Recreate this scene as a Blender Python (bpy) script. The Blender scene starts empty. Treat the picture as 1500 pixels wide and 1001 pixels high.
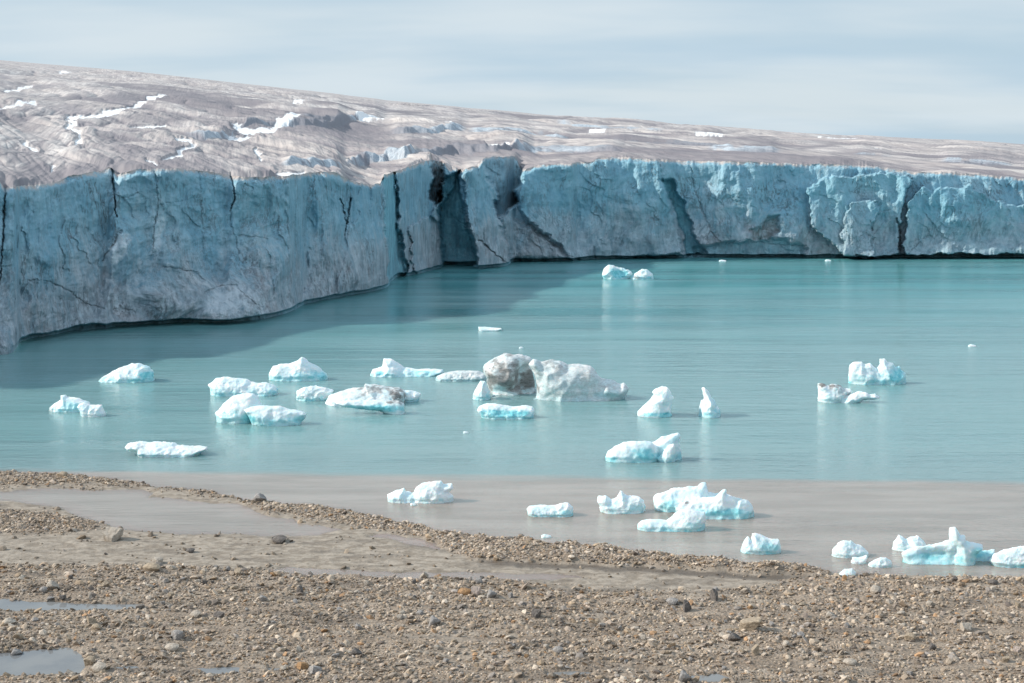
import bpy, math, random
import numpy as np
from mathutils import Matrix, Vector

SC = bpy.context.scene
COL = SC.collection
rng = np.random.default_rng(7)
random.seed(7)

# ------------------------------------------------------------------ camera
F = 50.0 / 36.0 * 1500.0          # focal length in photo pixels
HZ = 241.0                        # photo row of the true horizon
H = 22.35                         # eye height above the lake (m)
TH = math.atan((500.5 - HZ) / F)
CT, ST = math.cos(TH), math.sin(TH)

def ray(px, py):
    u = (np.asarray(px, float) - 750.0) / F
    v = (500.5 - np.asarray(py, float)) / F
    return u, CT + v * ST, -ST + v * CT

def at_depth(px, py, D):
    u, fy, fz = ray(px, py)
    t = D / fy
    return u * t, D + 0 * u, H + fz * t

def on_level(px, py, z=0.0):
    u, fy, fz = ray(px, py)
    t = (z - H) / fz
    return u * t, fy * t

def project(x, y, z):
    zz = z - H
    d = y * CT - zz * ST
    return 750.0 + F * x / d, 500.5 - F * (y * ST + zz * CT) / d

cam = bpy.data.cameras.new('camera')
cam.lens = 50.0; cam.sensor_width = 36.0
cam.clip_start = 0.5; cam.clip_end = 20000.0
camo = bpy.data.objects.new('camera', cam)
COL.objects.link(camo)
camo.location = (0, 0, H)
camo.rotation_euler = (math.pi / 2 - TH, 0, 0)
SC.camera = camo

# ------------------------------------------------------------------ numpy noise
def _perm(seed):
    r = np.random.default_rng(seed)
    p = r.permutation(256)
    return np.concatenate([p, p, p[:2]]).astype(np.int32)

_G = np.array([[1,1,0],[-1,1,0],[1,-1,0],[-1,-1,0],[1,0,1],[-1,0,1],[1,0,-1],[-1,0,-1],
               [0,1,1],[0,-1,1],[0,1,-1],[0,-1,-1],[1,1,0],[-1,1,0],[0,-1,1],[0,-1,-1]], dtype=np.float32)
_PC = {}
def pn(x, y, z=0.0, seed=0):
    if seed not in _PC: _PC[seed] = _perm(seed)
    P = _PC[seed]
    x, y, z = np.broadcast_arrays(np.asarray(x, np.float64), np.asarray(y, np.float64), np.asarray(z, np.float64))
    xi = np.floor(x); yi = np.floor(y); zi = np.floor(z)
    xf = (x - xi).astype(np.float32); yf = (y - yi).astype(np.float32); zf = (z - zi).astype(np.float32)
    xi = xi.astype(np.int64) & 255; yi = yi.astype(np.int64) & 255; zi = zi.astype(np.int64) & 255
    fd = lambda t: t * t * t * (t * (t * 6 - 15) + 10)
    u, v, w = fd(xf), fd(yf), fd(zf)
    def g(dx, dy, dz):
        h = P[P[P[(xi + dx) & 255] + ((yi + dy) & 255)] + ((zi + dz) & 255)] & 15
        gr = _G[h]
        return gr[..., 0] * (xf - dx) + gr[..., 1] * (yf - dy) + gr[..., 2] * (zf - dz)
    l = lambda a, b, t: a + t * (b - a)
    x00 = l(g(0,0,0), g(1,0,0), u); x10 = l(g(0,1,0), g(1,1,0), u)
    x01 = l(g(0,0,1), g(1,0,1), u); x11 = l(g(0,1,1), g(1,1,1), u)
    return l(l(x00, x10, v), l(x01, x11, v), w)

def fbm(x, y, z=0.0, o=4, seed=0, gain=0.5):
    s = 0.0; a = 1.0; f = 1.0
    for k in range(o):
        s = s + a * pn(np.asarray(x) * f + 17.3 * k, np.asarray(y) * f + 5.1 * k, np.asarray(z) * f, seed)
        a *= gain; f *= 2.03
    return s

def ridged(x, y, z=0.0, o=3, seed=0):
    s = 0.0; a = 1.0; f = 1.0
    for k in range(o):
        s = s + a * (1 - np.abs(pn(np.asarray(x) * f + 9.7 * k, np.asarray(y) * f, np.asarray(z) * f, seed)) * 2)
        a *= 0.5; f *= 2.1
    return s

def sst(a, b, x):
    t = np.clip((x - a) / (b - a), 0, 1)
    return t * t * (3 - 2 * t)

def lin(pts, x):
    p = np.array(pts, float)
    return np.interp(x, p[:, 0], p[:, 1])

def seg_dist(px, py, poly, closed=False, skip=None):
    """distance from points to a polyline"""
    P = np.array(poly, float)
    n = len(P)
    best = np.full(np.shape(px), 1e9)
    for i in range(n if closed else n - 1):
        if skip is not None and skip[i]: continue
        a = P[i]; b = P[(i + 1) % n]
        d = b - a
        L = max(d @ d, 1e-12)
        t = np.clip(((px - a[0]) * d[0] + (py - a[1]) * d[1]) / L, 0, 1)
        best = np.minimum(best, (px - a[0] - t * d[0]) ** 2 + (py - a[1] - t * d[1]) ** 2)
    return np.sqrt(best)

def inside(px, py, poly):
    P = np.array(poly, float)
    r = np.zeros(np.shape(px), bool)
    n = len(P)
    for i in range(n):
        x1, y1 = P[i]; x2, y2 = P[(i + 1) % n]
        if y1 == y2: continue
        c = ((y1 > py) != (y2 > py)) & (px < (x2 - x1) * (py - y1) / (y2 - y1) + x1)
        r ^= c
    return r

def poly_mask(px, py, poly, soft):
    """1 well inside, 0 outside, soft edge of the given width"""
    P = np.array(poly, float)
    m = np.zeros(np.shape(px))
    sel = (px > P[:, 0].min() - soft) & (px < P[:, 0].max() + soft) & (py > P[:, 1].min() - soft) & (py < P[:, 1].max() + soft)
    if sel.any():
        qx, qy = px[sel], py[sel]
        d = seg_dist(qx, qy, poly, True)
        s = np.where(inside(qx, qy, poly), d, -d)
        m[sel] = sst(-soft, soft, s)
    return m

# ------------------------------------------------------------------ mesh helpers
def make_mesh(name, V, Q, attrs=None, uv=None, smooth=True):
    V = np.asarray(V, np.float32); Q = np.asarray(Q, np.int32)
    me = bpy.data.meshes.new(name)
    k = Q.shape[1]
    me.vertices.add(len(V)); me.vertices.foreach_set('co', V.ravel())
    me.loops.add(Q.size); me.loops.foreach_set('vertex_index', Q.ravel())
    me.polygons.add(len(Q))
    me.polygons.foreach_set('loop_start', np.arange(0, Q.size, k, dtype=np.int32))
    me.polygons.foreach_set('loop_total', np.full(len(Q), k, np.int32))
    me.polygons.foreach_set('use_smooth', np.full(len(Q), smooth))
    for n, a in (attrs or {}).items():
        a = np.asarray(a, np.float32)
        if a.ndim == 1:
            at = me.attributes.new(n, 'FLOAT', 'POINT'); at.data.foreach_set('value', a)
        elif a.shape[1] == 3:
            at = me.attributes.new(n, 'FLOAT_VECTOR', 'POINT'); at.data.foreach_set('vector', a.ravel())
        else:
            at = me.attributes.new(n, 'FLOAT_COLOR', 'POINT'); at.data.foreach_set('color', a.ravel())
    me.update(); me.validate()
    return me

def sub_mesh(name, V, Q, attrs, sel, smooth=True):
    q = Q[sel]
    used = np.unique(q)
    m = np.full(len(V), -1, np.int64); m[used] = np.arange(len(used))
    return make_mesh(name, V[used], m[q], {k: a[used] for k, a in attrs.items()}, smooth=smooth)

def grid_quads(nr, nc):
    i = np.arange(nr * nc).reshape(nr, nc)
    return np.stack([i[:-1, :-1], i[:-1, 1:], i[1:, 1:], i[1:, :-1]], -1).reshape(-1, 4)

def link(name, me, mat=None, parent=None):
    o = bpy.data.objects.new(name, me)
    COL.objects.link(o)
    if mat is not None and me is not None and not me.materials: me.materials.append(mat)
    if parent is not None: o.parent = parent
    return o

def tag(o, label=None, cat=None, group=None, kind=None):
    if label: o['label'] = label
    if cat: o['category'] = cat
    if group: o['group'] = group
    if kind: o['kind'] = kind
    return o

# ------------------------------------------------------------------ node helpers
class NT:
    def __init__(s, name):
        s.m = bpy.data.materials.new(name); s.m.use_nodes = True
        s.t = s.m.node_tree; s.t.nodes.clear()
        s.out = s.t.nodes.new('ShaderNodeOutputMaterial')
        s.b = s.t.nodes.new('ShaderNodeBsdfPrincipled')
        s.t.links.new(s.b.outputs[0], s.out.inputs[0])
    def put(s, sock, v):
        if isinstance(v, bpy.types.NodeSocket): s.t.links.new(v, sock)
        elif v is not None: sock.default_value = v
    def set(s, **k):
        for n, v in k.items(): s.put(s.b.inputs[n.replace('_', ' ')], v)
    def attr(s, n, out='Fac'):
        a = s.t.nodes.new('ShaderNodeAttribute'); a.attribute_name = n; return a.outputs[out]
    def obj(s):
        return s.t.nodes.new('ShaderNodeTexCoord').outputs['Object']
    def mapping(s, vec, scale=(1,1,1), rot=(0,0,0), loc=(0,0,0)):
        m = s.t.nodes.new('ShaderNodeMapping')
        s.put(m.inputs['Vector'], vec); m.inputs['Scale'].default_value = scale
        m.inputs['Rotation'].default_value = rot; m.inputs['Location'].default_value = loc
        return m.outputs[0]
    def noise(s, vec, scale, detail=4, rough=0.55, dist=0.0):
        n = s.t.nodes.new('ShaderNodeTexNoise')
        s.put(n.inputs['Vector'], vec); n.inputs['Scale'].default_value = scale
        n.inputs['Detail'].default_value = detail; n.inputs['Roughness'].default_value = rough
        n.inputs['Distortion'].default_value = dist
        return n.outputs['Fac']
    def voro(s, vec, scale, feature='F1', out='Distance', rand=1.0):
        n = s.t.nodes.new('ShaderNodeTexVoronoi'); n.feature = feature
        s.put(n.inputs['Vector'], vec); n.inputs['Scale'].default_value = scale
        n.inputs['Randomness'].default_value = rand
        return n.outputs[out]
    def math(s, op, a, b=None, c=None, clamp=False):
        n = s.t.nodes.new('ShaderNodeMath'); n.operation = op; n.use_clamp = clamp
        s.put(n.inputs[0], a)
        if b is not None: s.put(n.inputs[1], b)
        if c is not None: s.put(n.inputs[2], c)
        return n.outputs[0]
    def ramp(s, fac, a, b, lo=0.0, hi=1.0):
        n = s.t.nodes.new('ShaderNodeMapRange'); n.interpolation_type = 'SMOOTHSTEP'
        s.put(n.inputs['Value'], fac)
        n.inputs['From Min'].default_value = a; n.inputs['From Max'].default_value = b
        n.inputs['To Min'].default_value = lo; n.inputs['To Max'].default_value = hi
        return n.outputs[0]
    def mix(s, fac, a, b, mode='MIX'):
        n = s.t.nodes.new('ShaderNodeMix'); n.data_type = 'RGBA'; n.blend_type = mode
        s.put(n.inputs[0], fac)
        s.put(n.inputs[6], (*a, 1) if isinstance(a, tuple) else a)
        s.put(n.inputs[7], (*b, 1) if isinstance(b, tuple) else b)
        return n.outputs[2]
    def sep(s, vec):
        n = s.t.nodes.new('ShaderNodeSeparateXYZ'); s.put(n.inputs[0], vec); return n.outputs
    def bump(s, h, strength, dist, normal=None):
        n = s.t.nodes.new('ShaderNodeBump')
        s.put(n.inputs['Height'], h); n.inputs['Strength'].default_value = strength
        n.inputs['Distance'].default_value = dist
        if normal is not None: s.put(n.inputs['Normal'], normal)
        return n.outputs[0]

# ------------------------------------------------------------------ light and sky
SUN_EL, SUN_BACK = math.radians(31.5), math.radians(3)     # from the left, a touch behind the ice front
sd = Vector((-math.cos(SUN_EL) * math.cos(SUN_BACK), math.cos(SUN_EL) * math.sin(SUN_BACK), math.sin(SUN_EL)))
sun = bpy.data.lights.new('sun', 'SUN')
sun.energy = 4.2; sun.angle = math.radians(1.5); sun.color = (1.0, 0.92, 0.82)
so = bpy.data.objects.new('sun', sun); COL.objects.link(so)
so.rotation_euler = sd.to_track_quat('Z', 'Y').to_euler()
so.location = (-60, 10, 80)

W = bpy.data.worlds.new('World'); SC.world = W; W.use_nodes = True
wt = W.node_tree; wt.nodes.clear()
def wn(t): return wt.nodes.new(t)
wo = wn('ShaderNodeOutputWorld'); bg = wn('ShaderNodeBackground')
sky = wn('ShaderNodeTexSky'); sky.sky_type = 'NISHITA'; sky.sun_disc = False
sky.sun_elevation = SUN_EL
sky.sun_rotation = math.atan2(sd.x, sd.y)
sky.air_density = 1.0; sky.dust_density = 1.2; sky.ozone_density = 1.5
tc = wn('ShaderNodeTexCoord')
sp = wn('ShaderNodeSeparateXYZ'); wt.links.new(tc.outputs['Generated'], sp.inputs[0])
# project the view direction on a flat cloud deck so that the streaks lie level
mx = wn('ShaderNodeMath'); mx.operation = 'ADD'; mx.inputs[1].default_value = 0.16
wt.links.new(sp.outputs[2], mx.inputs[0])
dv = wn('ShaderNodeVectorMath'); dv.operation = 'DIVIDE'
wt.links.new(tc.outputs['Generated'], dv.inputs[0])
cb = wn('ShaderNodeCombineXYZ')
for k in range(3): wt.links.new(mx.outputs[0], cb.inputs[k])
wt.links.new(cb.outputs[0], dv.inputs[1])
mp = wn('ShaderNodeMapping'); mp.inputs['Scale'].default_value = (0.55, 1.1, 0.0); mp.inputs['Rotation'].default_value = (0, 0, 0.12)
mp.inputs['Location'].default_value = (3.3, 1.2, 0)
wt.links.new(dv.outputs[0], mp.inputs[0])
cn = wn('ShaderNodeTexNoise'); cn.inputs['Scale'].default_value = 1.3; cn.inputs['Detail'].default_value = 7; cn.inputs['Roughness'].default_value = 0.5
cn.inputs['Distortion'].default_value = 0.3
wt.links.new(mp.outputs[0], cn.inputs['Vector'])
mr = wn('ShaderNodeMapRange'); mr.interpolation_type = 'SMOOTHSTEP'
mr.inputs[1].default_value = 0.36; mr.inputs[2].default_value = 0.66; mr.inputs[3].default_value = 0.92; mr.inputs[4].default_value = 1.0
wt.links.new(cn.outputs['Fac'], mr.inputs[0])
cn2 = wn('ShaderNodeTexNoise'); cn2.inputs['Scale'].default_value = 1.15; cn2.inputs['Detail'].default_value = 4
wt.links.new(mp.outputs[0], cn2.inputs['Vector'])
cr = wn('ShaderNodeMix'); cr.data_type = 'RGBA'
mr2 = wn('ShaderNodeMapRange'); mr2.interpolation_type = 'SMOOTHSTEP'; mr2.inputs[1].default_value = 0.34; mr2.inputs[2].default_value = 0.66
wt.links.new(cn2.outputs['Fac'], mr2.inputs[0])
wt.links.new(mr2.outputs[0], cr.inputs[0])
cr.inputs[6].default_value = (3.65, 4.75, 5.60, 1); cr.inputs[7].default_value = (4.95, 5.65, 6.10, 1)
# cloud veil overhead, out of view, brightened to raise the ambient light
hi = wn('ShaderNodeMapRange'); hi.interpolation_type = 'SMOOTHSTEP'
hi.inputs[1].default_value = 0.2; hi.inputs[2].default_value = 0.7; hi.inputs[3].default_value = 0.0; hi.inputs[4].default_value = 1.0
wt.links.new(sp.outputs[2], hi.inputs[0])
ch = wn('ShaderNodeMix'); ch.data_type = 'RGBA'
wt.links.new(hi.outputs[0], ch.inputs[0]); wt.links.new(cr.outputs[2], ch.inputs[6]); ch.inputs[7].default_value = (4.7, 5.7, 6.7, 1)
mc = wn('ShaderNodeMix'); mc.data_type = 'RGBA'
wt.links.new(mr.outputs[0], mc.inputs[0]); wt.links.new(sky.outputs[0], mc.inputs[6]); wt.links.new(ch.outputs[2], mc.inputs[7])
wt.links.new(mc.outputs[2], bg.inputs[0]); bg.inputs[1].default_value = 0.12
wt.links.new(bg.outputs[0], wo.inputs[0])

SC.view_settings.view_transform = 'Standard'; SC.view_settings.look = 'None'
SC.view_settings.exposure = 0.19; SC.view_settings.gamma = 1.0
SC.cycles.max_bounces = 6; SC.cycles.diffuse_bounces = 3; SC.cycles.glossy_bounces = 3

# ------------------------------------------------------------------ materials
def mat_cliff():
    n = NT('glacier_ice')
    c = n.attr('cliff', 'Vector')                    # metres along the front, metres up, depth
    warp = n.t.nodes.new('ShaderNodeTexNoise'); n.put(warp.inputs['Vector'], c); warp.inputs['Scale'].default_value = 0.07; warp.inputs['Detail'].default_value = 4
    wv = n.t.nodes.new('ShaderNodeVectorMath'); wv.operation = 'MULTIPLY_ADD'
    n.put(wv.inputs[0], warp.outputs['Color']); wv.inputs[1].default_value = (9, 5, 0); n.put(wv.inputs[2], c)
    w = wv.outputs[0]
    h = n.attr('rel')                                # 0 foot .. 1 rim
    teal = n.attr('teal'); dirt_shade = n.attr('dirt_shade')
    big = n.noise(c, 0.09, 4, 0.6)
    fold = n.noise(n.mapping(w, (0.55, 0.10, 1), (0, 0, -0.55)), 1.0, 7, 0.62, 0.6)     # slanting foliation
    vert = n.noise(n.mapping(c, (0.9, 0.05, 1)), 1.0, 6, 0.6)                            # melt flutes
    fine = n.noise(c, 2.2, 5, 0.65)
    mott0 = n.noise(w, 0.4, 7, 0.7)
    blue = n.mix(n.ramp(big, 0.3, 0.7), (0.165, 0.375, 0.495), (0.275, 0.500, 0.605))
    grey = n.mix(n.ramp(fold, 0.35, 0.68), (0.245, 0.285, 0.33), (0.53, 0.57, 0.615))
    g = n.math('ADD', n.ramp(h, 0.85, 0.05), n.math('MULTIPLY', n.math('SUBTRACT', big, 0.5), 1.8))
    g = n.math('ADD', g, n.math('MULTIPLY', n.math('SUBTRACT', fold, 0.5), 1.1))
    g = n.ramp(g, 0.05, 1.05)
    col = n.mix(n.math('MULTIPLY', g, 0.85), blue, grey)
    col = n.mix(n.ramp(vert, 0.38, 0.7, 0.0, 0.5), col, n.mix(0.5, col, (0.50, 0.68, 0.77)))
    # dark dirt seams following the folds
    seam = n.noise(n.mapping(w, (0.75, 0.16, 1), (0, 0, -0.62), (3, 8, 0)), 1.0, 6, 0.6, 1.2)
    sm = n.ramp(n.math('ABSOLUTE', n.math('SUBTRACT', seam, 0.5)), 0.035, 0.0)
    patch = n.ramp(n.noise(c, 0.16, 3, 0.6), 0.42, 0.68)
    sm = n.math('MULTIPLY', sm, n.math('ADD', n.math('MULTIPLY', patch, 0.7), 0.12))
    col = n.mix(sm, col, (0.10, 0.105, 0.12))
    s2 = n.noise(n.mapping(w, (2.2, 0.42, 1), (0, 0, -0.5), (1, 5, 0)), 1.0, 6, 0.65, 0.8)
    m2 = n.math('MULTIPLY', n.ramp(n.math('ABSOLUTE', n.math('SUBTRACT', s2, 0.5)), 0.03, 0.0), n.ramp(n.noise(c, 0.3, 3, 0.6), 0.4, 0.65))
    col = n.mix(n.math('MULTIPLY', m2, n.ramp(h, 1.0, 0.3, 0.25, 0.7)), col, (0.13, 0.15, 0.17))
    # brownish rock flour low down
    br = n.math('MULTIPLY', n.ramp(n.noise(w, 0.21, 6, 0.68), 0.5, 0.72), n.ramp(h, 0.7, 0.1))
    col = n.mix(n.math('MULTIPLY', br, 0.55), col, (0.30, 0.27, 0.285))
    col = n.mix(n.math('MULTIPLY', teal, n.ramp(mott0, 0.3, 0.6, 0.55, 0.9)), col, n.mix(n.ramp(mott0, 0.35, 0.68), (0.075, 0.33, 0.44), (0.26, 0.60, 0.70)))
    dd = n.math('MULTIPLY', dirt_shade, n.ramp(n.noise(w, 0.9, 5, 0.65), 0.32, 0.6))
    col = n.mix(dd, col, (0.12, 0.12, 0.12))  # dark tone, also the painted shade of recesses and cracks
    col = n.mix(n.math('MULTIPLY', n.math('SUBTRACT', fine, 0.35), 0.25, clamp=True), col, (0.5, 0.6, 0.66))
    mott = n.noise(w, 0.55, 8, 0.72)
    col = n.mix(n.ramp(mott, 0.48, 0.28, 0, 0.36), col, (0.12, 0.17, 0.21))
    col = n.mix(n.ramp(mott, 0.56, 0.76, 0, 0.24), col, (0.62, 0.72, 0.78))
    col = n.mix(n.math('MULTIPLY', n.attr('pale'), n.ramp(mott, 0.35, 0.6), clamp=True), col, (0.72, 0.80, 0.86))
    lip = n.ramp(n.math('ADD', h, n.math('MULTIPLY', n.math('SUBTRACT', n.noise(c, 0.45, 5, 0.65), 0.5), 0.12)), 0.965, 1.0)
    col = n.mix(n.math('MULTIPLY', lip, n.ramp(n.attr('dirt_shade'), 0.3, 0.0)), col, (0.52, 0.465, 0.437))
    n.set(Base_Color=col, Roughness=0.6)
    hh = n.math('ADD', n.math('MULTIPLY', fold, 1.0), n.math('MULTIPLY', fine, 0.2))
    hh = n.math('SUBTRACT', hh, n.math('MULTIPLY', sm, 0.3))
    n.set(Normal=n.bump(hh, 0.65, 0.8))
    return n.m

def mat_top():
    n = NT('weathered_ice')
    p = n.obj()
    r = n.mapping(p, (1, 1, 1), (0, 0, -0.2))
    st = n.noise(n.mapping(r, (0.60, 0.022, 0.2)), 1.0, 8, 0.66, 0.3)
    st2 = n.noise(n.mapping(r, (0.16, 0.012, 0.1)), 1.0, 6, 0.6, 0.3)
    f = n.noise(n.mapping(r, (1.3, 0.22, 0.6)), 1.0, 6, 0.68)
    big = n.noise(n.mapping(r, (0.03, 0.008, 0.03)), 1.0, 4, 0.6)
    a = n.mix(n.ramp(big, 0.35, 0.65), (0.52, 0.475, 0.45), (0.65, 0.615, 0.59))
    col = n.mix(n.ramp(st, 0.60, 0.34, 0, 0.6), a, (0.25, 0.225, 0.235))
    col = n.mix(n.ramp(st2, 0.56, 0.38, 0, 0.45), col, (0.25, 0.225, 0.24))
    col = n.mix(n.ramp(f, 0.56, 0.72, 0, 0.35), col, (0.70, 0.68, 0.66))
    col = n.mix(n.ramp(f, 0.42, 0.28, 0, 0.4), col, (0.24, 0.215, 0.225))
    q = n.mapping(p, (1, 1, 1), (0, 0, -0.41))
    ln = n.noise(n.mapping(q, (0.30, 0.010, 0.3)), 1.0, 8, 0.7, 0.15)
    col = n.mix(n.ramp(ln, 0.47, 0.37, 0, 0.55), col, (0.225, 0.205, 0.225))
    col = n.mix(n.ramp(ln, 0.56, 0.68, 0, 0.45), col, (0.66, 0.63, 0.605))
    ln2 = n.noise(n.mapping(q, (0.07, 0.0022, 0.1)), 1.0, 7, 0.68, 0.1)
    col = n.mix(n.ramp(ln2, 0.49, 0.40, 0, 0.6), col, (0.245, 0.225, 0.25))
    ice = n.attr('ice')
    fl = n.noise(n.mapping(p, (1.2, 1.2, 0.12)), 1.0, 5, 0.6)
    col = n.mix(ice, col, n.mix(n.ramp(fl, 0.35, 0.65), (0.30, 0.36, 0.42), (0.52, 0.58, 0.63)))
    col = n.mix(n.math('MULTIPLY', n.attr('groove'), 0.85), col, (0.17, 0.158, 0.182))
    col = n.mix(n.attr('snow'), col, (0.82, 0.83, 0.84))
    n.set(Base_Color=col, Roughness=0.75)
    n.set(Normal=n.bump(n.math('ADD', st, n.math('MULTIPLY', f, 0.4)), 0.7, 0.6))
    return n.m

def mat_snow():
    n = NT('channel_snow')
    p = n.obj()
    f = n.noise(p, 0.8, 5, 0.6)
    n.set(Base_Color=n.mix(n.ramp(f, 0.35, 0.6), (0.72, 0.75, 0.78), (0.9, 0.9, 0.9)), Roughness=0.7)
    n.set(Normal=n.bump(f, 0.6, 0.4))
    return n.m

def mat_berg(name, sss=0.25):
    n = NT(name)
    p = n.obj()
    blue = n.attr('blue'); dirt_shade = n.attr('dirt_shade')
    f = n.noise(p, 2.6, 6, 0.65)
    g = n.noise(p, 0.9, 4, 0.6)
    white = n.mix(n.ramp(g, 0.35, 0.68), (0.68, 0.84, 0.88), (0.91, 0.93, 0.935))
    b = n.math('ADD', blue, n.math('MULTIPLY', n.math('SUBTRACT', g, 0.5), 0.7))
    b = n.math('MULTIPLY', n.ramp(b, 0.12, 1.05), n.ramp(blue, 0.0, 0.25))
    col = n.mix(b, white, n.mix(n.ramp(f, 0.35, 0.65), (0.17, 0.60, 0.68), (0.36, 0.77, 0.83)))
    d = n.math('MULTIPLY', dirt_shade, n.ramp(n.math('ADD', f, n.math('MULTIPLY', dirt_shade, 0.25)), 0.42, 0.66))
    v = n.noise(n.mapping(p, (0.8, 0.8, 3.2), (0.5, 0.35, 0)), 1.4, 6, 0.65, 0.8)
    vein = n.math('MULTIPLY', n.ramp(n.math('ABSOLUTE', n.math('SUBTRACT', v, 0.5)), 0.04, 0.0), n.math('MULTIPLY', dirt_shade, 1.2, clamp=True))
    col = n.mix(n.math('MULTIPLY', dirt_shade, 0.5), col, (0.52, 0.51, 0.49))
    col = n.mix(n.math('MULTIPLY', d, 0.8), col, (0.15, 0.143, 0.138))
    col = n.mix(n.math('MULTIPLY', vein, 0.85), col, (0.10, 0.09, 0.085))
    n.set(Base_Color=col, Roughness=0.45)
    if sss:
        n.set(Subsurface_Weight=sss, Subsurface_Scale=0.45)
        n.b.inputs['Subsurface Radius'].default_value = (0.35, 0.8, 1.0)
    n.set(Normal=n.bump(n.math('ADD', f, g), 0.38, 0.14))
    return n.m

def mat_water():
    n = NT('lake_water')
    p = n.obj()
    s = n.sep(p)
    x, y = s[0], s[1]
    wob = n.noise(n.mapping(p, (0.05, 0.25, 1)), 1.0, 4, 0.6)
    t = n.math('ADD', n.math('ADD', y, n.math('MULTIPLY', x, 0.059)), n.math('MULTIPLY', n.math('SUBTRACT', wob, 0.5), 4.5))
    plume = n.ramp(t, 101.6, 99.2)                       # silt laden shallows
    far = n.ramp(y, 110, 290)
    teal = n.mix(far, (0.170, 0.318, 0.324), (0.097, 0.322, 0.342))
    bands = n.noise(n.mapping(p, (0.006, 0.09, 1), (0, 0, 0.03)), 1.0, 6, 0.62, 0.3)
    teal = n.mix(n.ramp(bands, 0.36, 0.66, 0.0, 0.5), teal, n.mix(0.55, teal, (0.24, 0.38, 0.41)))
    near = n.ramp(t, 118, 101, 0.0, 0.35)
    teal = n.mix(near, teal, (0.20, 0.26, 0.26))
    sil = n.mix(n.ramp(n.noise(n.mapping(p, (0.08, 0.4, 1)), 1.0, 4), 0.35, 0.65), (0.27, 0.245, 0.215), (0.34, 0.312, 0.278))
    col = n.mix(plume, teal, sil)
    n.set(Base_Color=col, IOR=1.33, Subsurface_Weight=0.7, Subsurface_Scale=2.6)
    n.b.subsurface_method = 'BURLEY'
    n.b.inputs['Subsurface Radius'].default_value = (0.5, 1.0, 1.0)
    ro = n.ramp(n.noise(n.mapping(p, (0.012, 0.06, 1), (0, 0, 0.05), (4, 2, 0)), 1.0, 5, 0.6), 0.38, 0.62, 0.09, 0.21)
    n.set(Roughness=ro)
    n.b.inputs['Specular IOR Level'].default_value = 0.5
    w1 = n.noise(n.mapping(p, (0.8, 1.9, 1), (0, 0, 0.15)), 1.0, 4, 0.6)
    w2 = n.noise(n.mapping(p, (0.25, 0.7, 1), (0, 0, -0.1)), 1.0, 3, 0.5)
    w3 = n.noise(n.mapping(p, (2.2, 4.5, 1), (0, 0, 0.3)), 1.0, 2, 0.5)
    calm = n.ramp(bands, 0.35, 0.65, 0.5, 1.5)
    n.set(Normal=n.bump(n.math('MULTIPLY', n.math('ADD', n.math('ADD', n.math('MULTIPLY', w1, 0.6), w2), n.math('MULTIPLY', w3, 0.3)), calm), 0.45, 0.16))
    return n.m

def mat_puddle():
    n = NT('puddle_water')
    p = n.obj()
    n.set(Base_Color=n.mix(n.ramp(n.noise(p, 0.5, 4), 0.35, 0.65), (0.17, 0.18, 0.19), (0.22, 0.225, 0.225)), Roughness=0.06, IOR=1.33)
    n.set(Normal=n.bump(n.noise(p, 2.5, 3), 0.15, 0.02))
    return n.m

def mat_ground():
    n = NT('moraine_ground')
    p = n.obj()
    sand = n.attr('sand'); wet = n.attr('wet')
    f = n.noise(p, 7.0, 5, 0.7)
    m = n.noise(p, 0.5, 5, 0.6)
    st = n.noise(n.mapping(p, (0.10, 0.9, 1), (0, 0, 0.04)), 1.0, 5, 0.6)
    vor = n.voro(p, 9.0, 'F1', 'Color')
    vs = n.sep(vor)[0]
    grav = n.mix(n.ramp(m, 0.35, 0.68), (0.185, 0.137, 0.098), (0.325, 0.258, 0.197))
    grav = n.mix(n.ramp(st, 0.52, 0.72, 0, 0.7), grav, (0.40, 0.335, 0.265))
    grav = n.mix(n.math('MULTIPLY', vs, 0.4), grav, (0.42, 0.36, 0.29))
    grav = n.mix(n.ramp(f, 0.5, 0.3, 0, 0.6), grav, (0.07, 0.056, 0.044))
    rip = n.noise(n.mapping(p, (1.3, 2.0, 1), (0, 0, 0.3)), 1.0, 6, 0.68, 0.6)
    sc = n.mix(n.ramp(rip, 0.38, 0.62), (0.225, 0.188, 0.148), (0.37, 0.322, 0.265))
    sc = n.mix(n.ramp(f, 0.42, 0.3, 0, 0.4), sc, (0.16, 0.14, 0.115))
    col = n.mix(sand, grav, sc)
    col = n.mix(n.math('MULTIPLY', wet, 0.75), col, (0.085, 0.065, 0.048))
    n.set(Base_Color=col, Roughness=n.ramp(wet, 0, 1, 0.9, 0.45))
    hh = n.math('ADD', n.math('MULTIPLY', f, 0.5), n.math('MULTIPLY', n.voro(p, 6.0), 0.6))
    hh = n.math('ADD', n.math('MULTIPLY', hh, n.math('SUBTRACT', 1.0, n.math('MULTIPLY', sand, 0.8))), n.math('MULTIPLY', rip, n.math('MULTIPLY', sand, 0.9)))
    n.set(Normal=n.bump(hh, 0.9, 0.12))
    return n.m

def mat_gravel():
    n = NT('gravel_stone')
    c = n.attr('tint', 'Color')
    f = n.noise(n.obj(), 14.0, 3, 0.6)
    n.set(Base_Color=n.mix(n.ramp(f, 0.35, 0.65, 0, 0.35), c, (0.12, 0.10, 0.085)), Roughness=0.85)
    return n.m

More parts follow.
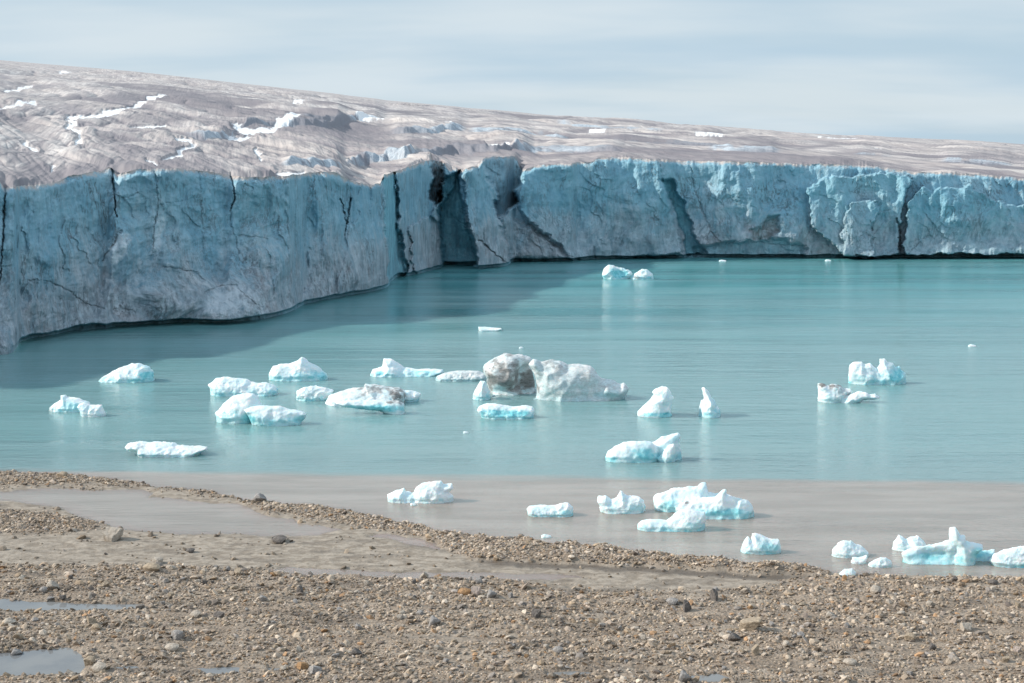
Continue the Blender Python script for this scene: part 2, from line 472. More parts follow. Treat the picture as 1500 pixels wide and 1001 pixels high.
def mat_rock(name, col, dark, spots=None):
    n = NT(name)
    p = n.obj()
    f = n.noise(p, 2.6, 6, 0.68)
    g = n.noise(n.mapping(p, (1, 1, 3), (0.4, 0.2, 0)), 1.3, 5, 0.6)
    c = n.mix(n.ramp(f, 0.34, 0.66), dark, col)
    c = n.mix(n.ramp(g, 0.55, 0.75, 0, 0.5), c, tuple(min(1, v * 1.35) for v in col))
    if spots: c = n.mix(n.ramp(n.noise(p, 1.1, 4, 0.6), 0.55, 0.68), c, spots)
    n.set(Base_Color=c, Roughness=0.88, Normal=n.bump(f, 0.7, 0.12))
    return n.m

M_CLIFF, M_TOP, M_SNOW = mat_cliff(), mat_top(), mat_snow()
M_BERG = mat_berg('iceberg_ice', 0.3); M_DIRTY = mat_berg('dirty_iceberg_ice', 0.12)
M_WATER, M_PUD, M_GROUND, M_GRAV = mat_water(), mat_puddle(), mat_ground(), mat_gravel()

# ------------------------------------------------------------------ glacier: the front
BASE = [(-420, 585), (-250, 552), (-100, 531), (0, 517), (22, 513), (28, 505), (60, 499), (100, 492), (200, 481), (300, 473),
        (380, 468), (425, 461), (447, 449), (500, 438), (545, 430), (567, 424), (580, 411), (603, 404), (640, 394),
        (650, 392), (683, 394), (740, 389), (747, 387), (753, 384), (838, 383), (845, 381), (900, 379), (1000, 379),
        (1200, 379), (1500, 378), (1950, 377)]
RIM = [(-420, 262), (-200, 268), (0, 266), (7, 276), (15, 274), (50, 271), (83, 267), (100, 258), (150, 250), (160, 245), (165, 247),
       (172, 256), (185, 252), (200, 248), (260, 247), (290, 250), (315, 253), (337, 257), (360, 260), (420, 258), (453, 253), (492, 252),
       (508, 262), (522, 268), (545, 271), (557, 269), (562, 256), (578, 252), (600, 244), (630, 234), (640, 236), (652, 240), (660, 250), (668, 249), (700, 244),
       (708, 232), (730, 229), (757, 230), (764, 250), (783, 243), (817, 240), (867, 237), (876, 232), (900, 230), (964, 234), (1007, 236),
       (1100, 237), (1179, 241), (1200, 240), (1284, 244), (1335, 252), (1392, 253), (1430, 256), (1464, 258), (1500, 262), (1950, 300)]
SKY = [(-420, 52), (0, 83), (200, 101), (400, 124), (600, 148), (800, 167), (1000, 183), (1250, 199.5), (1500, 213), (1950, 236)]

px = np.arange(-420, 1951, 1.1)
NC = len(px)
base = lin(BASE, px)
rim = lin(RIM, px) + 1.6 * fbm(px / 14.0, 0 * px, 3.0, 4, 21) * (1 + 0.5 * np.exp(-((px - 680) / 120.0) ** 2)) + 1.3 * pn(px / 3.4, 0 * px, 1.0, 5)
_, Db = on_level(px, base)
Db = np.convolve(np.pad(Db, 3, mode='edge'), np.ones(7) / 7, 'valid')
xb = (px - 750) / F * Db
arc = np.concatenate([[0], np.cumsum(np.hypot(np.diff(xb), np.diff(Db)).clip(0, 3.0))])
# rows: two under water, a fine foot (wave-cut notch), then the face
NV = 250
vv = np.concatenate([[-0.06, -0.02], np.linspace(0, 1, NV) ** 1.06])
PX = np.broadcast_to(px, (len(vv), NC)).copy()
PY = base + (rim - base) * vv[:, None]
V01 = np.broadcast_to(vv[:, None].clip(0, 1), PX.shape)
ARC = np.broadcast_to(arc, PX.shape)
DB = np.broadcast_to(Db, PX.shape)
ZA = H - (PY - HZ) * DB / F * 1.0                       # approximate height for the noise
left = sst(560, 430, PX)
D = DB + 2.5 * V01 + 5.0 * left * (1 - (1 - V01) ** 2.2) + 3.0 * (1 - left) * (1 - (1 - V01) ** 2.0)
# big bulges, slabs and flutes
bulge = fbm(ARC / 17.0, ZA / 26.0, 0, 4, 11)
D += 3.0 * bulge * sst(0, 0.12, V01)
sl = ARC + 0.45 * ZA
D += 0.8 * pn(sl / 4.2, ZA / 30.0, 2.0, 12) + 0.30 * fbm(ARC / 1.5, ZA / 10.0, 4.0, 3, 13)
D += (0.55 + 0.55 * left) * fbm(ARC / 6.0 + 0.8 * pn(ZA / 6, ARC / 9, 0, 2), ZA / 6.0, 7.0, 6, 14, 0.55) + (0.05 + 0.09 * left) * fbm(ARC / 0.6, ZA / 0.8, 1.0, 3, 15)
# tilted fracture plates, here and there
st = (ARC * 0.22 + ZA * 0.10 + 1.6 * fbm(ARC / 18, ZA / 12, 9.0, 5, 16))
D += 0.36 * (st - np.floor(st) - 0.5) * sst(0.02, 0.15, V01) * sst(-0.05, 0.45, fbm(ARC / 12, ZA / 9, 2.0, 3, 17))
st = (ARC * 0.35 - ZA * 0.30 + 2.0 * fbm(ARC / 14, ZA / 14, 3.0, 5, 18))
D += 0.30 * (st - np.floor(st) - 0.5) * sst(0.02, 0.15, V01) * sst(0.05, 0.5, fbm(ARC / 10, ZA / 8, 6.0, 3, 19)) * sst(0.95, 0.5, V01)
FAC = [(-420, 0), (0, 0.6), (30, -1.0), (80, -1.4), (160, 1.6), (172, -0.6), (250, -1.4), (335, 1.2), (345, -0.2), (420, -1.5), (452, 1.1), (500, -0.8), (545, 0.4), (575, 0), (860, 0.5), (965, -1.8), (985, 0.8), (1100, -1.0), (1180, 1.0), (1950, 0)]
D += 1.15 * lin(FAC, PX + 0.10 * (PY - 300) + 5 * fbm(ZA / 5.0, ARC / 30.0, 1.0, 3, 23)) * sst(0.0, 0.2, V01)
D += 0.5 * fbm(ARC / 30.0, ZA / 7.0, 6.0, 3, 24)
# toe lobe low on the left front
lob = np.exp(-((PX - 345) / 62.0) ** 2 - ((PY - 455) / 46.0) ** 2)
D -= 6.0 * lob
lob2 = np.exp(-((PX - 10) / 30.0) ** 2 - ((PY - 500) / 40.0) ** 2)
D -= 2.0 * lob2

teal = np.zeros_like(D); dirt_shade = np.zeros_like(D); region = np.zeros(D.shape, int)
REL = [  # outline, depth step (m), softness (px), teal, dark tone, part name
    ([(560, 250), (579, 250), (583, 330), (600, 398), (588, 408), (570, 416), (564, 330)], 3.5, 2.0, 0.9, 0, 'blue_ice_recess'),
    ([(632, 224), (651, 226), (649, 262), (646, 292), (638, 300), (629, 288), (634, 262)], 16.0, 2.5, 0.0, 0.9, 'crevasse'),  # dark tone paints the shade inside the crevasse
    ([(648, 262), (671, 250), (676, 300), (684, 330), (700, 372), (694, 396), (649, 398), (644, 330), (640, 300)], 6.5, 2.5, 1.0, 0, 'blue_ice_recess'),
    ([(707, 224), (768, 224), (764, 250), (757, 277), (755, 300), (743, 311), (731, 319), (723, 305), (728, 285), (716, 262)], 24.0, 3.0, 0.0, 0.12, 'crevasse'),  # faint dark tone adds painted shade to the hollow
    ([(966, 262), (984, 264), (998, 292), (1010, 322), (1018, 350), (1036, 372), (1005, 376), (1002, 345), (988, 310)], 4.0, 2.5, 1.0, 0, 'blue_ice_recess'),
    ([(1183, 276), (1198, 270), (1208, 262), (1230, 259), (1258, 258), (1284, 253), (1330, 256), (1338, 262), (1322, 292), (1316, 374), (1290, 378), (1240, 378), (1190, 330)], -4.2, 1.2, 0.28, 0, 'ice_slab'),
    ([(1238, 312), (1246, 299), (1262, 295), (1283, 293), (1287, 312), (1276, 340), (1285, 376), (1240, 376), (1234, 350)], -3.0, 1.2, 0.25, 0, 'ice_slab'),
    ([(1330, 300), (1338, 285), (1347, 276), (1354, 274), (1366, 281), (1378, 275), (1396, 277), (1412, 274), (1420, 270), (1432, 280), (1450, 292), (1480, 300), (1560, 310), (1560, 372), (1324, 374), (1326, 340)], -5.0, 1.2, 0.32, 0, 'ice_slab'),
    ([(580, 246), (634, 230), (640, 300), (647, 345), (653, 400), (604, 414), (592, 402), (584, 330)], -2.0, 2.0, 0.0, 0, None),
    ([(651, 236), (669, 247), (665, 275), (653, 292), (646, 302), (642, 334), (633, 312), (640, 292), (648, 270)], -3.0, 1.5, 0.0, 0, None),
    ([(600, 330), (628, 318), (640, 350), (650, 398), (612, 412), (604, 380)], -1.8, 1.5, 0.0, 0, None),
    ([(677, 244), (707, 238), (717, 270), (728, 318), (738, 350), (751, 398), (702, 402), (690, 350), (681, 300)], -6.5, 2.0, 0.0, 0, None),
    ([(768, 240), (880, 226), (966, 228), (970, 268), (990, 320), (1000, 372), (870, 384), (846, 384), (800, 345), (766, 318), (757, 290)], -3.5, 4.0, 0.22, 0, None),
    ([(1100, 338), (1116, 332), (1128, 318), (1140, 316), (1142, 338), (1124, 350), (1106, 352)], 1.5, 4.0, 0.0, 0.85, None),
    ([(735, 318), (760, 325), (800, 350), (836, 378), (790, 380), (752, 378)], -2.5, 5.0, 0.0, 0.3, None),
    ([(1015, 362), (1080, 355), (1150, 350), (1180, 362), (1180, 380), (1015, 380)], 1.8, 4.0, 0.55, 0.1, None),
    ([(153, 374), (178, 338), (192, 350), (184, 372), (165, 388)], 0.0, 3.0, -1.0, 0, None),
    ([(222, 368), (232, 320), (244, 318), (236, 350), (232, 376)], 0.0, 3.0, -0.7, 0, None),
    ([(310, 425), (345, 415), (390, 440), (400, 462), (330, 468), (300, 455)], 0.0, 8.0, -0.5, 0, None),
]
parts = ['ice_cliff']; part_ids = []
pale = np.zeros_like(D)
for i, (poly, dd, soft, tl, dr, pname) in enumerate(REL):
    jx = PX + 5.0 * fbm(PX / 16.0, PY / 16.0, 2.0, 5, 60 + i); jy = PY + 4.0 * fbm(PX / 14.0, PY / 14.0, 5.0, 5, 80 + i)
    m = poly_mask(jx, jy, poly, soft)
    D += dd * m
    if tl >= 0: teal = np.maximum(teal, tl * m)
    else: pale = np.maximum(pale, -tl * m)
    dirt_shade = np.maximum(dirt_shade, dr * m)
    if pname:
        parts.append(pname); region[m > 0.5] = len(parts) - 1
CRACK = [  # photo polylines, half-width px, depth m
    ([(163, 246), (167, 275), (169, 300), (170, 316)], 1.7, 3.0),
    ([(227, 252), (230, 275), (232, 300), (226, 330), (224, 365)], 1.0, 1.2),
    ([(338, 256), (342, 275), (344, 290), (339, 305)], 1.4, 2.4), ([(339, 305), (338, 330), (346, 352), (350, 372)], 0.9, 1.0),
    ([(499, 292), (504, 312), (507, 328), (505, 345)], 1.2, 2.0), ([(514, 290), (511, 310), (507, 330)], 1.6, 2.4),
    ([(8, 275), (6, 320), (3, 380), (0, 410)], 1.6, 2.5), ([(178, 338), (166, 358), (150, 382)], 1.3, 1.4),
    ([(178, 290), (190, 288), (204, 282), (212, 284)], 0.6, 0.5), ([(232, 302), (250, 297), (262, 296), (285, 291)], 0.6, 0.5),
    ([(292, 252), (294, 285), (296, 330), (298, 372)], 0.8, 0.7), ([(344, 345), (372, 346), (392, 350)], 0.7, 0.6),
    ([(40, 410), (70, 412), (100, 425), (125, 445), (152, 452)], 0.9, 1.0), ([(240, 390), (285, 398), (300, 412)], 0.8, 0.9),
    ([(702, 352), (725, 372), (745, 388)], 1.0, 1.6), ([(664, 318), (676, 328), (688, 330)], 0.9, 1.2), ([(646, 300), (644, 330), (646, 350)], 1.5, 2.5),
    ([(964, 234), (968, 250), (970, 266)], 1.0, 1.5), ([(1012, 245), (1018, 280), (1030, 310), (1042, 340), (1056, 356)], 0.9, 1.1),
    ([(1314, 320), (1318, 340), (1319, 372)], 1.5, 2.6), ([(1275, 325), (1279, 345), (1277, 368)], 0.9, 1.1), ([(770, 320), (790, 345), (815, 362)], 1.3, 1.3),
    ([(1330, 372), (1345, 358), (1358, 346)], 0.8, 0.9), ([(870, 362), (872, 380)], 0.9, 1.2), ([(1060, 356), (1090, 352), (1130, 358), (1180, 360)], 0.8, 0.8),
    ([(300, 428), (322, 420), (345, 418), (362, 436), (385, 452)], 0.8, 0.8), ([(430, 372), (438, 400), (445, 425)], 0.7, 0.7), ([(560, 262), (562, 320), (566, 385)], 0.8, 1.2),
    ([(453, 253), (454, 268), (452, 280)], 0.8, 0.8), ([(1190, 330), (1180, 350), (1184, 372)], 0.8, 0.8), ([(118, 300), (124, 330), (140, 352)], 0.7, 0.6),
]
for i, (pl, hw, dep) in enumerate(CRACK):
    P = np.array(pl)
    s = (PX > P[:, 0].min() - 8) & (PX < P[:, 0].max() + 8) & (PY > P[:, 1].min() - 8) & (PY < P[:, 1].max() + 8)
    jx = PX[s] + 2.0 * fbm(PX[s] / 8.0, PY[s] / 8.0, 1.0, 3, 40 + i)
    jy = PY[s] + 2.5 * fbm(PX[s] / 7.0, PY[s] / 7.0, 5.0, 4, 70 + i)
    d = seg_dist(jx + 0.5 * fbm(PX[s] / 4.0, PY[s] / 5.0, 2.0, 2, 75), jy, pl)
    on = np.clip(0.85 + 0.9 * fbm(PX[s] / 12.0, PY[s] / 12.0, 8.0, 3, 33 + i), 0.0, 1.0)
    yr_ = np.ptp(P[:, 1]) + 1.0
    ww = hw * on * (1.0 if yr_ < 25 else 1.15 - 0.85 * np.clip((PY[s] - P[:, 1].min()) / yr_, 0, 1))
    m = sst(ww + 0.7, ww * 0.3, d) * np.clip(on * 1.6, 0, 1)
    D[s] += (0.6 * dep if dep >= 1.5 else 0.4 * dep) * m
    if dep >= 1.5: dirt_shade[s] = np.maximum(dirt_shade[s], 0.25 * m)  # deep cracks darkened, their shade put into the colour
D += 1.3 * sst(0.94, 1.0, V01 + 0.03 * fbm(ARC / 11.0, 0 * ARC, 2.0, 2, 25)) ** 2      # rounded lip
# wave-cut notch along the waterline
zz = at_depth(PX, PY, D)[2]
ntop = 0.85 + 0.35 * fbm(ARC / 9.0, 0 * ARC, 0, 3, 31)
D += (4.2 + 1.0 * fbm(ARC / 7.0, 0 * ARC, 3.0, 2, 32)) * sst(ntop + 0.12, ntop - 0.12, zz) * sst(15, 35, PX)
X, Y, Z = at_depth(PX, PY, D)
teal = np.maximum(teal, 0.85 * sst(ntop + 0.25, ntop - 0.1, Z) * sst(15, 35, PX))      # wet ice band, darkened to stand for the notch's shade
Z[0] = np.minimum(Z[0], -3.0); Z[1] = np.minimum(Z[1], -0.8)
Vc = np.stack([X, Y, Z], -1).reshape(-1, 3)
Qc = grid_quads(*PX.shape)
attrs = {'cliff': np.stack([ARC, Z, Y], -1).reshape(-1, 3), 'rel': V01.ravel() * 1.0, 'teal': (teal - 0).ravel(), 'dirt_shade': dirt_shade.ravel(), 'pale': pale.ravel()}
reg = region.ravel()[Qc].min(1)

glacier = bpy.data.objects.new('glacier', None); COL.objects.link(glacier)
glacier.location = (-10, 300, 0)
tag(glacier, 'glacier with a long blue ice cliff and dirty grey top beyond the lake', 'glacier')
OFF = np.array([-10, 300, 0.0])
PLAB = {1: 'narrow blue recess beside the corner of the ice front', 2: 'narrow dark upright crevasse in the ice front', 3: 'deep blue wedge of clear ice right of the dark crevasse',
        4: 'wide shaded hollow behind the ice front', 5: 'dark teal slanting scar in the far ice wall', 6: 'broad scalloped slab standing out of the far ice wall',
        7: 'small arched slab low on the far ice wall', 8: 'wide blue slab at the right end of the ice wall'}
for i, pn_ in enumerate(parts):
    if not (reg == i).any(): continue
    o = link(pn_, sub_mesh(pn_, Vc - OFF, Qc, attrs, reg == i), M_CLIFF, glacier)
    if i in PLAB: o['label'] = PLAB[i]

# ------------------------------------------------------------------ glacier: the top
NR = 460
w = np.concatenate([np.linspace(0, 0.05, 24)[:-1], np.linspace(0.05, 0.972, NR)])
rimD = D[-1]; rimP = PY[-1]
ker = np.ones(61) / 61
sm = lambda a: np.convolve(np.pad(a, 30, mode='edge'), ker, 'valid')
rD_s, rP_s = sm(rimD), sm(rimP)
W_ = np.broadcast_to(w[:, None], (len(w), NC))
ker9 = np.hanning(19)[1:-1]; ker9 /= ker9.sum()
sm9 = lambda a: np.convolve(np.pad(a, 8, mode='edge'), ker9, 'valid')
rD_m, rP_m = sm9(rimD), sm9(rimP)
k1 = sst(0.0, 0.018, W_ + 0.006 * pn(np.broadcast_to(px, W_.shape) / 6.0, W_ * 40, 0, 88)); k = sst(0.01, 0.15, W_)
RD = (rimD * (1 - k1) + rD_m * k1) * (1 - k) + rD_s * k; RP = (rimP * (1 - k1) + rP_m * k1) * (1 - k) + rP_s * k
SKYP = lin(SKY, px)
PYT = SKYP + (RP - SKYP) * (1 - W_)
DT = RD / (1 - W_)
PXT = np.broadcast_to(px, DT.shape)
XT, YT, ZT = at_depth(PXT, PYT, DT)
fade = sst(0.0, 0.016, W_)
ra, rb = XT * 0.98 + YT * 0.2, -XT * 0.2 + YT * 0.98      # across / along the meltwater rills
RS = np.abs(np.gradient(DT, axis=0)) + 0.05                # row spacing in metres: finer waves than this are left out
def bl(lam): return sst(2.5, 5.0, lam / RS)
e1, e2 = 0.40 * XT - 0.92 * YT, 0.92 * XT + 0.40 * YT      # along / across the long melt grooves
w1, w2 = fbm(XT / 60, YT / 60, 0.0, 3, 91), fbm(XT / 220, YT / 220, 3.0, 3, 99)
groove = np.zeros_like(ZT)
def swell(lc, la, a, o, seed, wp):
    n = pn(e2 / lc + wp, e1 / la + 0.5 * wp, o, seed)
    k = bl(lc * 2.5)
    g = np.exp(-(n / 0.075) ** 2) * (0.35 + 0.65 * sst(-0.3, 0.1, pn(e2 / lc * 0.4, e1 / la * 1.3, o + 4, seed + 40))) * k
    groove[:] = np.maximum(groove, g)
    return a * (np.sqrt(n * n + 0.0006) * 2.2 - 0.45) * k - 0.34 * a * g
dz = 0.8 * fbm(ra / 26.0, rb / 60.0, 0.5, 2, 92) * bl(60)
dz += swell(1.5, 22.0, 0.16, 3.5, 102, 0.6 * w1) * sst(480, 330, YT)
dz += swell(4.0, 50.0, 0.42, 2.5, 93, 0.9 * w1) * sst(520, 380, YT)
dz += swell(9.0, 120.0, 0.80, 4.5, 94, 0.9 * w1)
dz += swell(23.0, 300.0, 1.5, 6.5, 95, 0.8 * w2) * sst(260, 420, YT)
dz += swell(62.0, 800.0, 3.6, 8.5, 97, 0.7 * w2) * sst(520, 900, YT)
dz += swell(170.0, 2200.0, 9.0, 1.5, 98, 0.6 * w2) * sst(1100, 1900, YT)
dz += (0.13 * pn(ra / 1.1, rb / 16.0, 1.5, 100) + 0.08 * pn(ra / 0.6, rb / 9.0, 4.5, 101)) * bl(12)
# rounded lip
dz += -0.3 * np.exp(-(YT - RD) / 1.0) * (W_ > 0)
ZT0 = ZT.copy()
ZT = ZT + dz * (fade * 0.85 + 0.15) * (W_ > 0)
snowm = np.zeros_like(ZT); ice = np.zeros_like(ZT); snow = np.zeros(ZT.shape, int)
SCARP = [  # foot of the scarp (px,py), height px
    ([(272, 199), (300, 204), (338, 203), (346, 189), (366, 185), (395, 183), (425, 185), (470, 185), (505, 183)], 10),
    ([(415, 243), (440, 242), (470, 243), (500, 245)], 13),
    ([(512, 240), (535, 243), (560, 241), (590, 238), (612, 232)], 17),
    ([(612, 226), (640, 226), (680, 225), (720, 224), (750, 223), (778, 222)], 11),
    ([(722, 223), (745, 223), (775, 222)], 8),
    ([(775, 222), (820, 222), (870, 222), (910, 223)], 5),
    ([(572, 199), (600, 199), (650, 197), (680, 196)], 8),
    ([(440, 180), (470, 181), (510, 182), (560, 178)], 8),
    ([(690, 196), (760, 200), (840, 205)], 4), ([(900, 206), (970, 212), (1050, 216)], 4),
    ([(1040, 222), (1090, 227), (1140, 229)], 4), ([(1250, 226), (1300, 231)], 3), ([(1380, 238), (1430, 242), (1480, 245)], 5),
    ([(820, 186), (900, 196), (980, 203)], 2.5),
]
for i, (pl, hp) in enumerate(SCARP):
    if hp == 0: continue
    P = np.array(pl, float)
    x0, x1 = P[0, 0], P[-1, 0]
    ln = lin(pl, px) + 1.6 * fbm(px / 26.0, 0 * px, i, 4, 110 + i)
    tp = sst(x0 - 8, x0 + 14, px) * sst(x1 + 8, x1 - 14, px) * (0.85 + 0.35 * fbm(px / 40.0, 0 * px, 2.0 + i, 4, 140))
    u = ln - PYT                                          # >0 behind the foot
    up = sst(0.0, 2.6, u) * np.exp(-np.clip(u - 1, 0, None) / 16.0)
    ZT = ZT + hp * tp * up * YT / F
    ice = np.maximum(ice, sst(-0.2, 0.6, u) * sst(3.4, 2.4, u) * np.clip(tp * 1.6, 0, 1))
def z1(pts): return [(x / 3.0, y / 3.0 + 60) for x, y in pts]
CHAN = [  # snow-filled melt channels, half width px, depth m
    (z1([(740, 240), (680, 250), (620, 268), (560, 296), (510, 313), (430, 324), (330, 330)]), 2.2, 1.0),
    (z1([(330, 330), (300, 336), (330, 356), (290, 374), (345, 392), (352, 428), (332, 442)]), 3.0, 1.2),
    (z1([(-60, 225), (0, 215), (60, 205), (140, 188)]), 1.8, 1.0),
    (z1([(-60, 290), (0, 288), (100, 282), (160, 284)]), 1.3, 0.9),
    (z1([(105, 445), (130, 460), (160, 472)]), 2.2, 0.8),
    (z1([(770, 425), (830, 432), (855, 455), (780, 472), (800, 495), (720, 510)]), 2.2, 1.0),
    (z1([(650, 518), (690, 535)]), 1.6, 0.8),
    (z1([(580, 373), (660, 370), (725, 368)]), 1.2, 0.8),
    (z1([(1122, 472), (1140, 492), (1145, 515)]), 2.0, 0.8),
    (z1([(1225, 577), (1330, 577)]), 2.0, 0.5),
    (z1([(1040, 378), (1075, 395), (1130, 402), (1190, 395), (1225, 370), (1305, 350)]), 4.5, 0.3),
    (z1([(1010, 425), (1060, 428), (1090, 424)]), 2.0, 0.6),
    (z1([(1290, 288), (1380, 284), (1480, 286)]), 1.4, 0.5),
    ([(527, 180), (545, 179), (562, 182)], 2.4, 0.3),
    ([(636, 180), (660, 181)], 1.3, 0.5), ([(860, 197), (885, 196)], 1.0, 0.5), ([(0, 209), (3, 207)], 0, 0),
    ([(1200, 209), (1260, 210)], 0.9, 0.3), ([(1280, 222), (1290, 223)], 0.9, 0.3), ([(88, 105), (102, 106)], 1.2, 0.2),
    ([(75, 243), (78, 240), (76, 250)], 1.0, 0.6), ([(1020, 206), (1060, 208)], 0.8, 0.3), ([(720, 213), (745, 214)], 0.8, 0.3),
]
for i, (pl, hw, dep) in enumerate(CHAN):
    if hw == 0: continue
    P = np.array(pl)
    s = (PXT > P[:, 0].min() - 12) & (PXT < P[:, 0].max() + 12) & (PYT > P[:, 1].min() - 12) & (PYT < P[:, 1].max() + 12)
    jx = PXT[s] + 4.0 * fbm(PXT[s] / 7.0, PYT[s] / 4.0, 1.0, 3, 170 + i); jy = PYT[s] + 1.5 * fbm(PXT[s] / 6.0, PYT[s] / 5.0, 6.0, 3, 200 + i)
    d = seg_dist(jx, jy * 1.0, pl)
    wv = hw * (0.95 + 0.9 * fbm(PXT[s] / 12.0, PYT[s] / 6.0, 2.0, 2, 230 + i))
    flat = 0.85 * sst(13.0, 3.0, d) * sst(520, 430, YT[s])
    ZT[s] = ZT[s] * (1 - flat) + (ZT0[s] - 0.1) * flat
    ZT[s] -= 0.45 * dep * sst(wv + 2.2, wv, d)
    snowm[s] = np.maximum(snowm[s], sst(wv + 0.9, wv - 0.7, d)); sub = snow[s]; sub[d < wv] = i + 1; snow[s] = sub
# the unseen far side falls away
back = [(XT[-1] * 1.02, YT[-1] * 1.02, ZT[-1] - 12), (XT[-1] * 1.3, YT[-1] * 1.3, ZT[-1] * 0 - 30)]
XT = np.vstack([XT] + [b[0] for b in back]); YT = np.vstack([YT] + [b[1] for b in back]); ZT = np.vstack([ZT] + [b[2] for b in back])
groove = np.vstack([groove, groove[-1:], groove[-1:]]); snowm = np.vstack([snowm, snowm[-1:], snowm[-1:]]); ice = np.vstack([ice, ice[-1:], ice[-1:]]); snow = np.vstack([snow, 0 * snow[-1:], 0 * snow[-1:]])
XT[0], YT[0], ZT[0] = X[-1], Y[-1], Z[-1]
VT = np.stack([XT, YT, ZT], -1).reshape(-1, 3)
QT = grid_quads(*XT.shape)
sr = snow.ravel()[QT]; sid = np.where(sr.min(1) > 0, sr.max(1), 0)
ta = {'ice': ice.ravel(), 'snow': snowm.ravel(), 'groove': groove.ravel()}
def pieces(Q):
    used = np.unique(Q); m = {v: i for i, v in enumerate(used)}
    q = np.searchsorted(used, Q); lab = np.arange(len(used))
    while True:
        lo = lab[q].min(1); new = lab.copy()
        for k in range(q.shape[1]): np.minimum.at(new, q[:, k], lo)
        new = new[new]
        if (new == lab).all(): break
        lab = new
    return lab[q[:, 0]]
for i in range(1, len(CHAN) + 1):
    f = np.where(sid == i)[0]
    if not len(f): continue
    pc = pieces(QT[f])
    for u in np.unique(pc):
        g = f[pc == u]
        if len(g) < 8: sid[g] = 0; continue
        link('snow_patch', sub_mesh('snow_patch', VT - OFF, QT, ta, g), M_SNOW, glacier)
link('ice_surface', sub_mesh('ice_surface', VT - OFF, QT, ta, sid == 0), M_TOP, glacier)

# ------------------------------------------------------------------ beach
SHORE = [(-400, 668), (0, 690), (90, 693), (180, 703), (250, 714), (300, 717), (353, 731), (400, 735), (470, 740), (500, 747), (560, 757), (640, 775),
         (720, 787), (800, 795), (900, 806), (1000, 817), (1100, 826), (1180, 831), (1229, 838), (1244, 841), (1282, 838), (1340, 841), (1393, 848), (1457, 845), (1500, 845), (1950, 852)]
SPIT_LOW = [(-400, 706), (0, 713), (100, 712), (200, 713), (250, 719), (300, 726), (350, 735), (400, 752), (460, 764), (500, 768), (560, 777), (620, 790), (660, 808),
            (690, 821), (760, 826), (840, 829), (1000, 838), (1100, 844), (1200, 848)]
NEAR = [(-400, 825), (0, 828), (100, 832), (217, 830), (300, 834), (400, 838), (500, 846), (600, 852), (733, 852), (800, 858), (900, 866), (1000, 870), (1080, 866), (1120, 858), (1180, 850), (1240, 846), (1950, 846)]
POOL = [(-60, 720), (60, 717), (150, 716), (230, 720), (215, 728), (260, 732), (345, 737), (400, 756), (470, 770), (500, 776), (470, 784), (400, 786), (330, 782), (250, 783), (165, 772), (110, 752), (60, 738), (-60, 733)]
PATCH = [(-60, 752), (10, 750), (60, 752), (110, 760), (155, 772), (110, 782), (50, 784), (-60, 783)]
STREAM = [(360, 838), (420, 832), (500, 834), (560, 838), (700, 839), (820, 842), (870, 848), (760, 851), (650, 850), (540, 850), (440, 846)]
RILL = [(560, 780), (620, 790), (660, 800), (640, 806), (590, 796), (540, 786)]
PUDDLES = [([(-90, 878), (0, 879), (50, 881), (110, 884), (170, 885), (218, 886), (212, 892), (140, 896), (60, 895), (0, 893), (-90, 895)], 0.26),
           ([(-90, 958), (0, 957), (50, 953), (100, 950), (120, 958), (128, 972), (118, 988), (60, 992), (0, 994), (-90, 996)], 0.30),
           ([(288, 980), (320, 978), (350, 977), (352, 986), (310, 988)], 0.31), ([(165, 976), (200, 977), (206, 981), (180, 984)], 0.31),
           ([(388, 978), (412, 979), (408, 983), (390, 983)], 0.31), ([(798, 985), (840, 983), (880, 986), (840, 991), (800, 990)], 0.31),
           ([(1012, 990), (1050, 989), (1068, 993), (1050, 1000), (1014, 1000)], 0.31), ([(930, 982), (960, 983), (950, 986)], 0.31)]

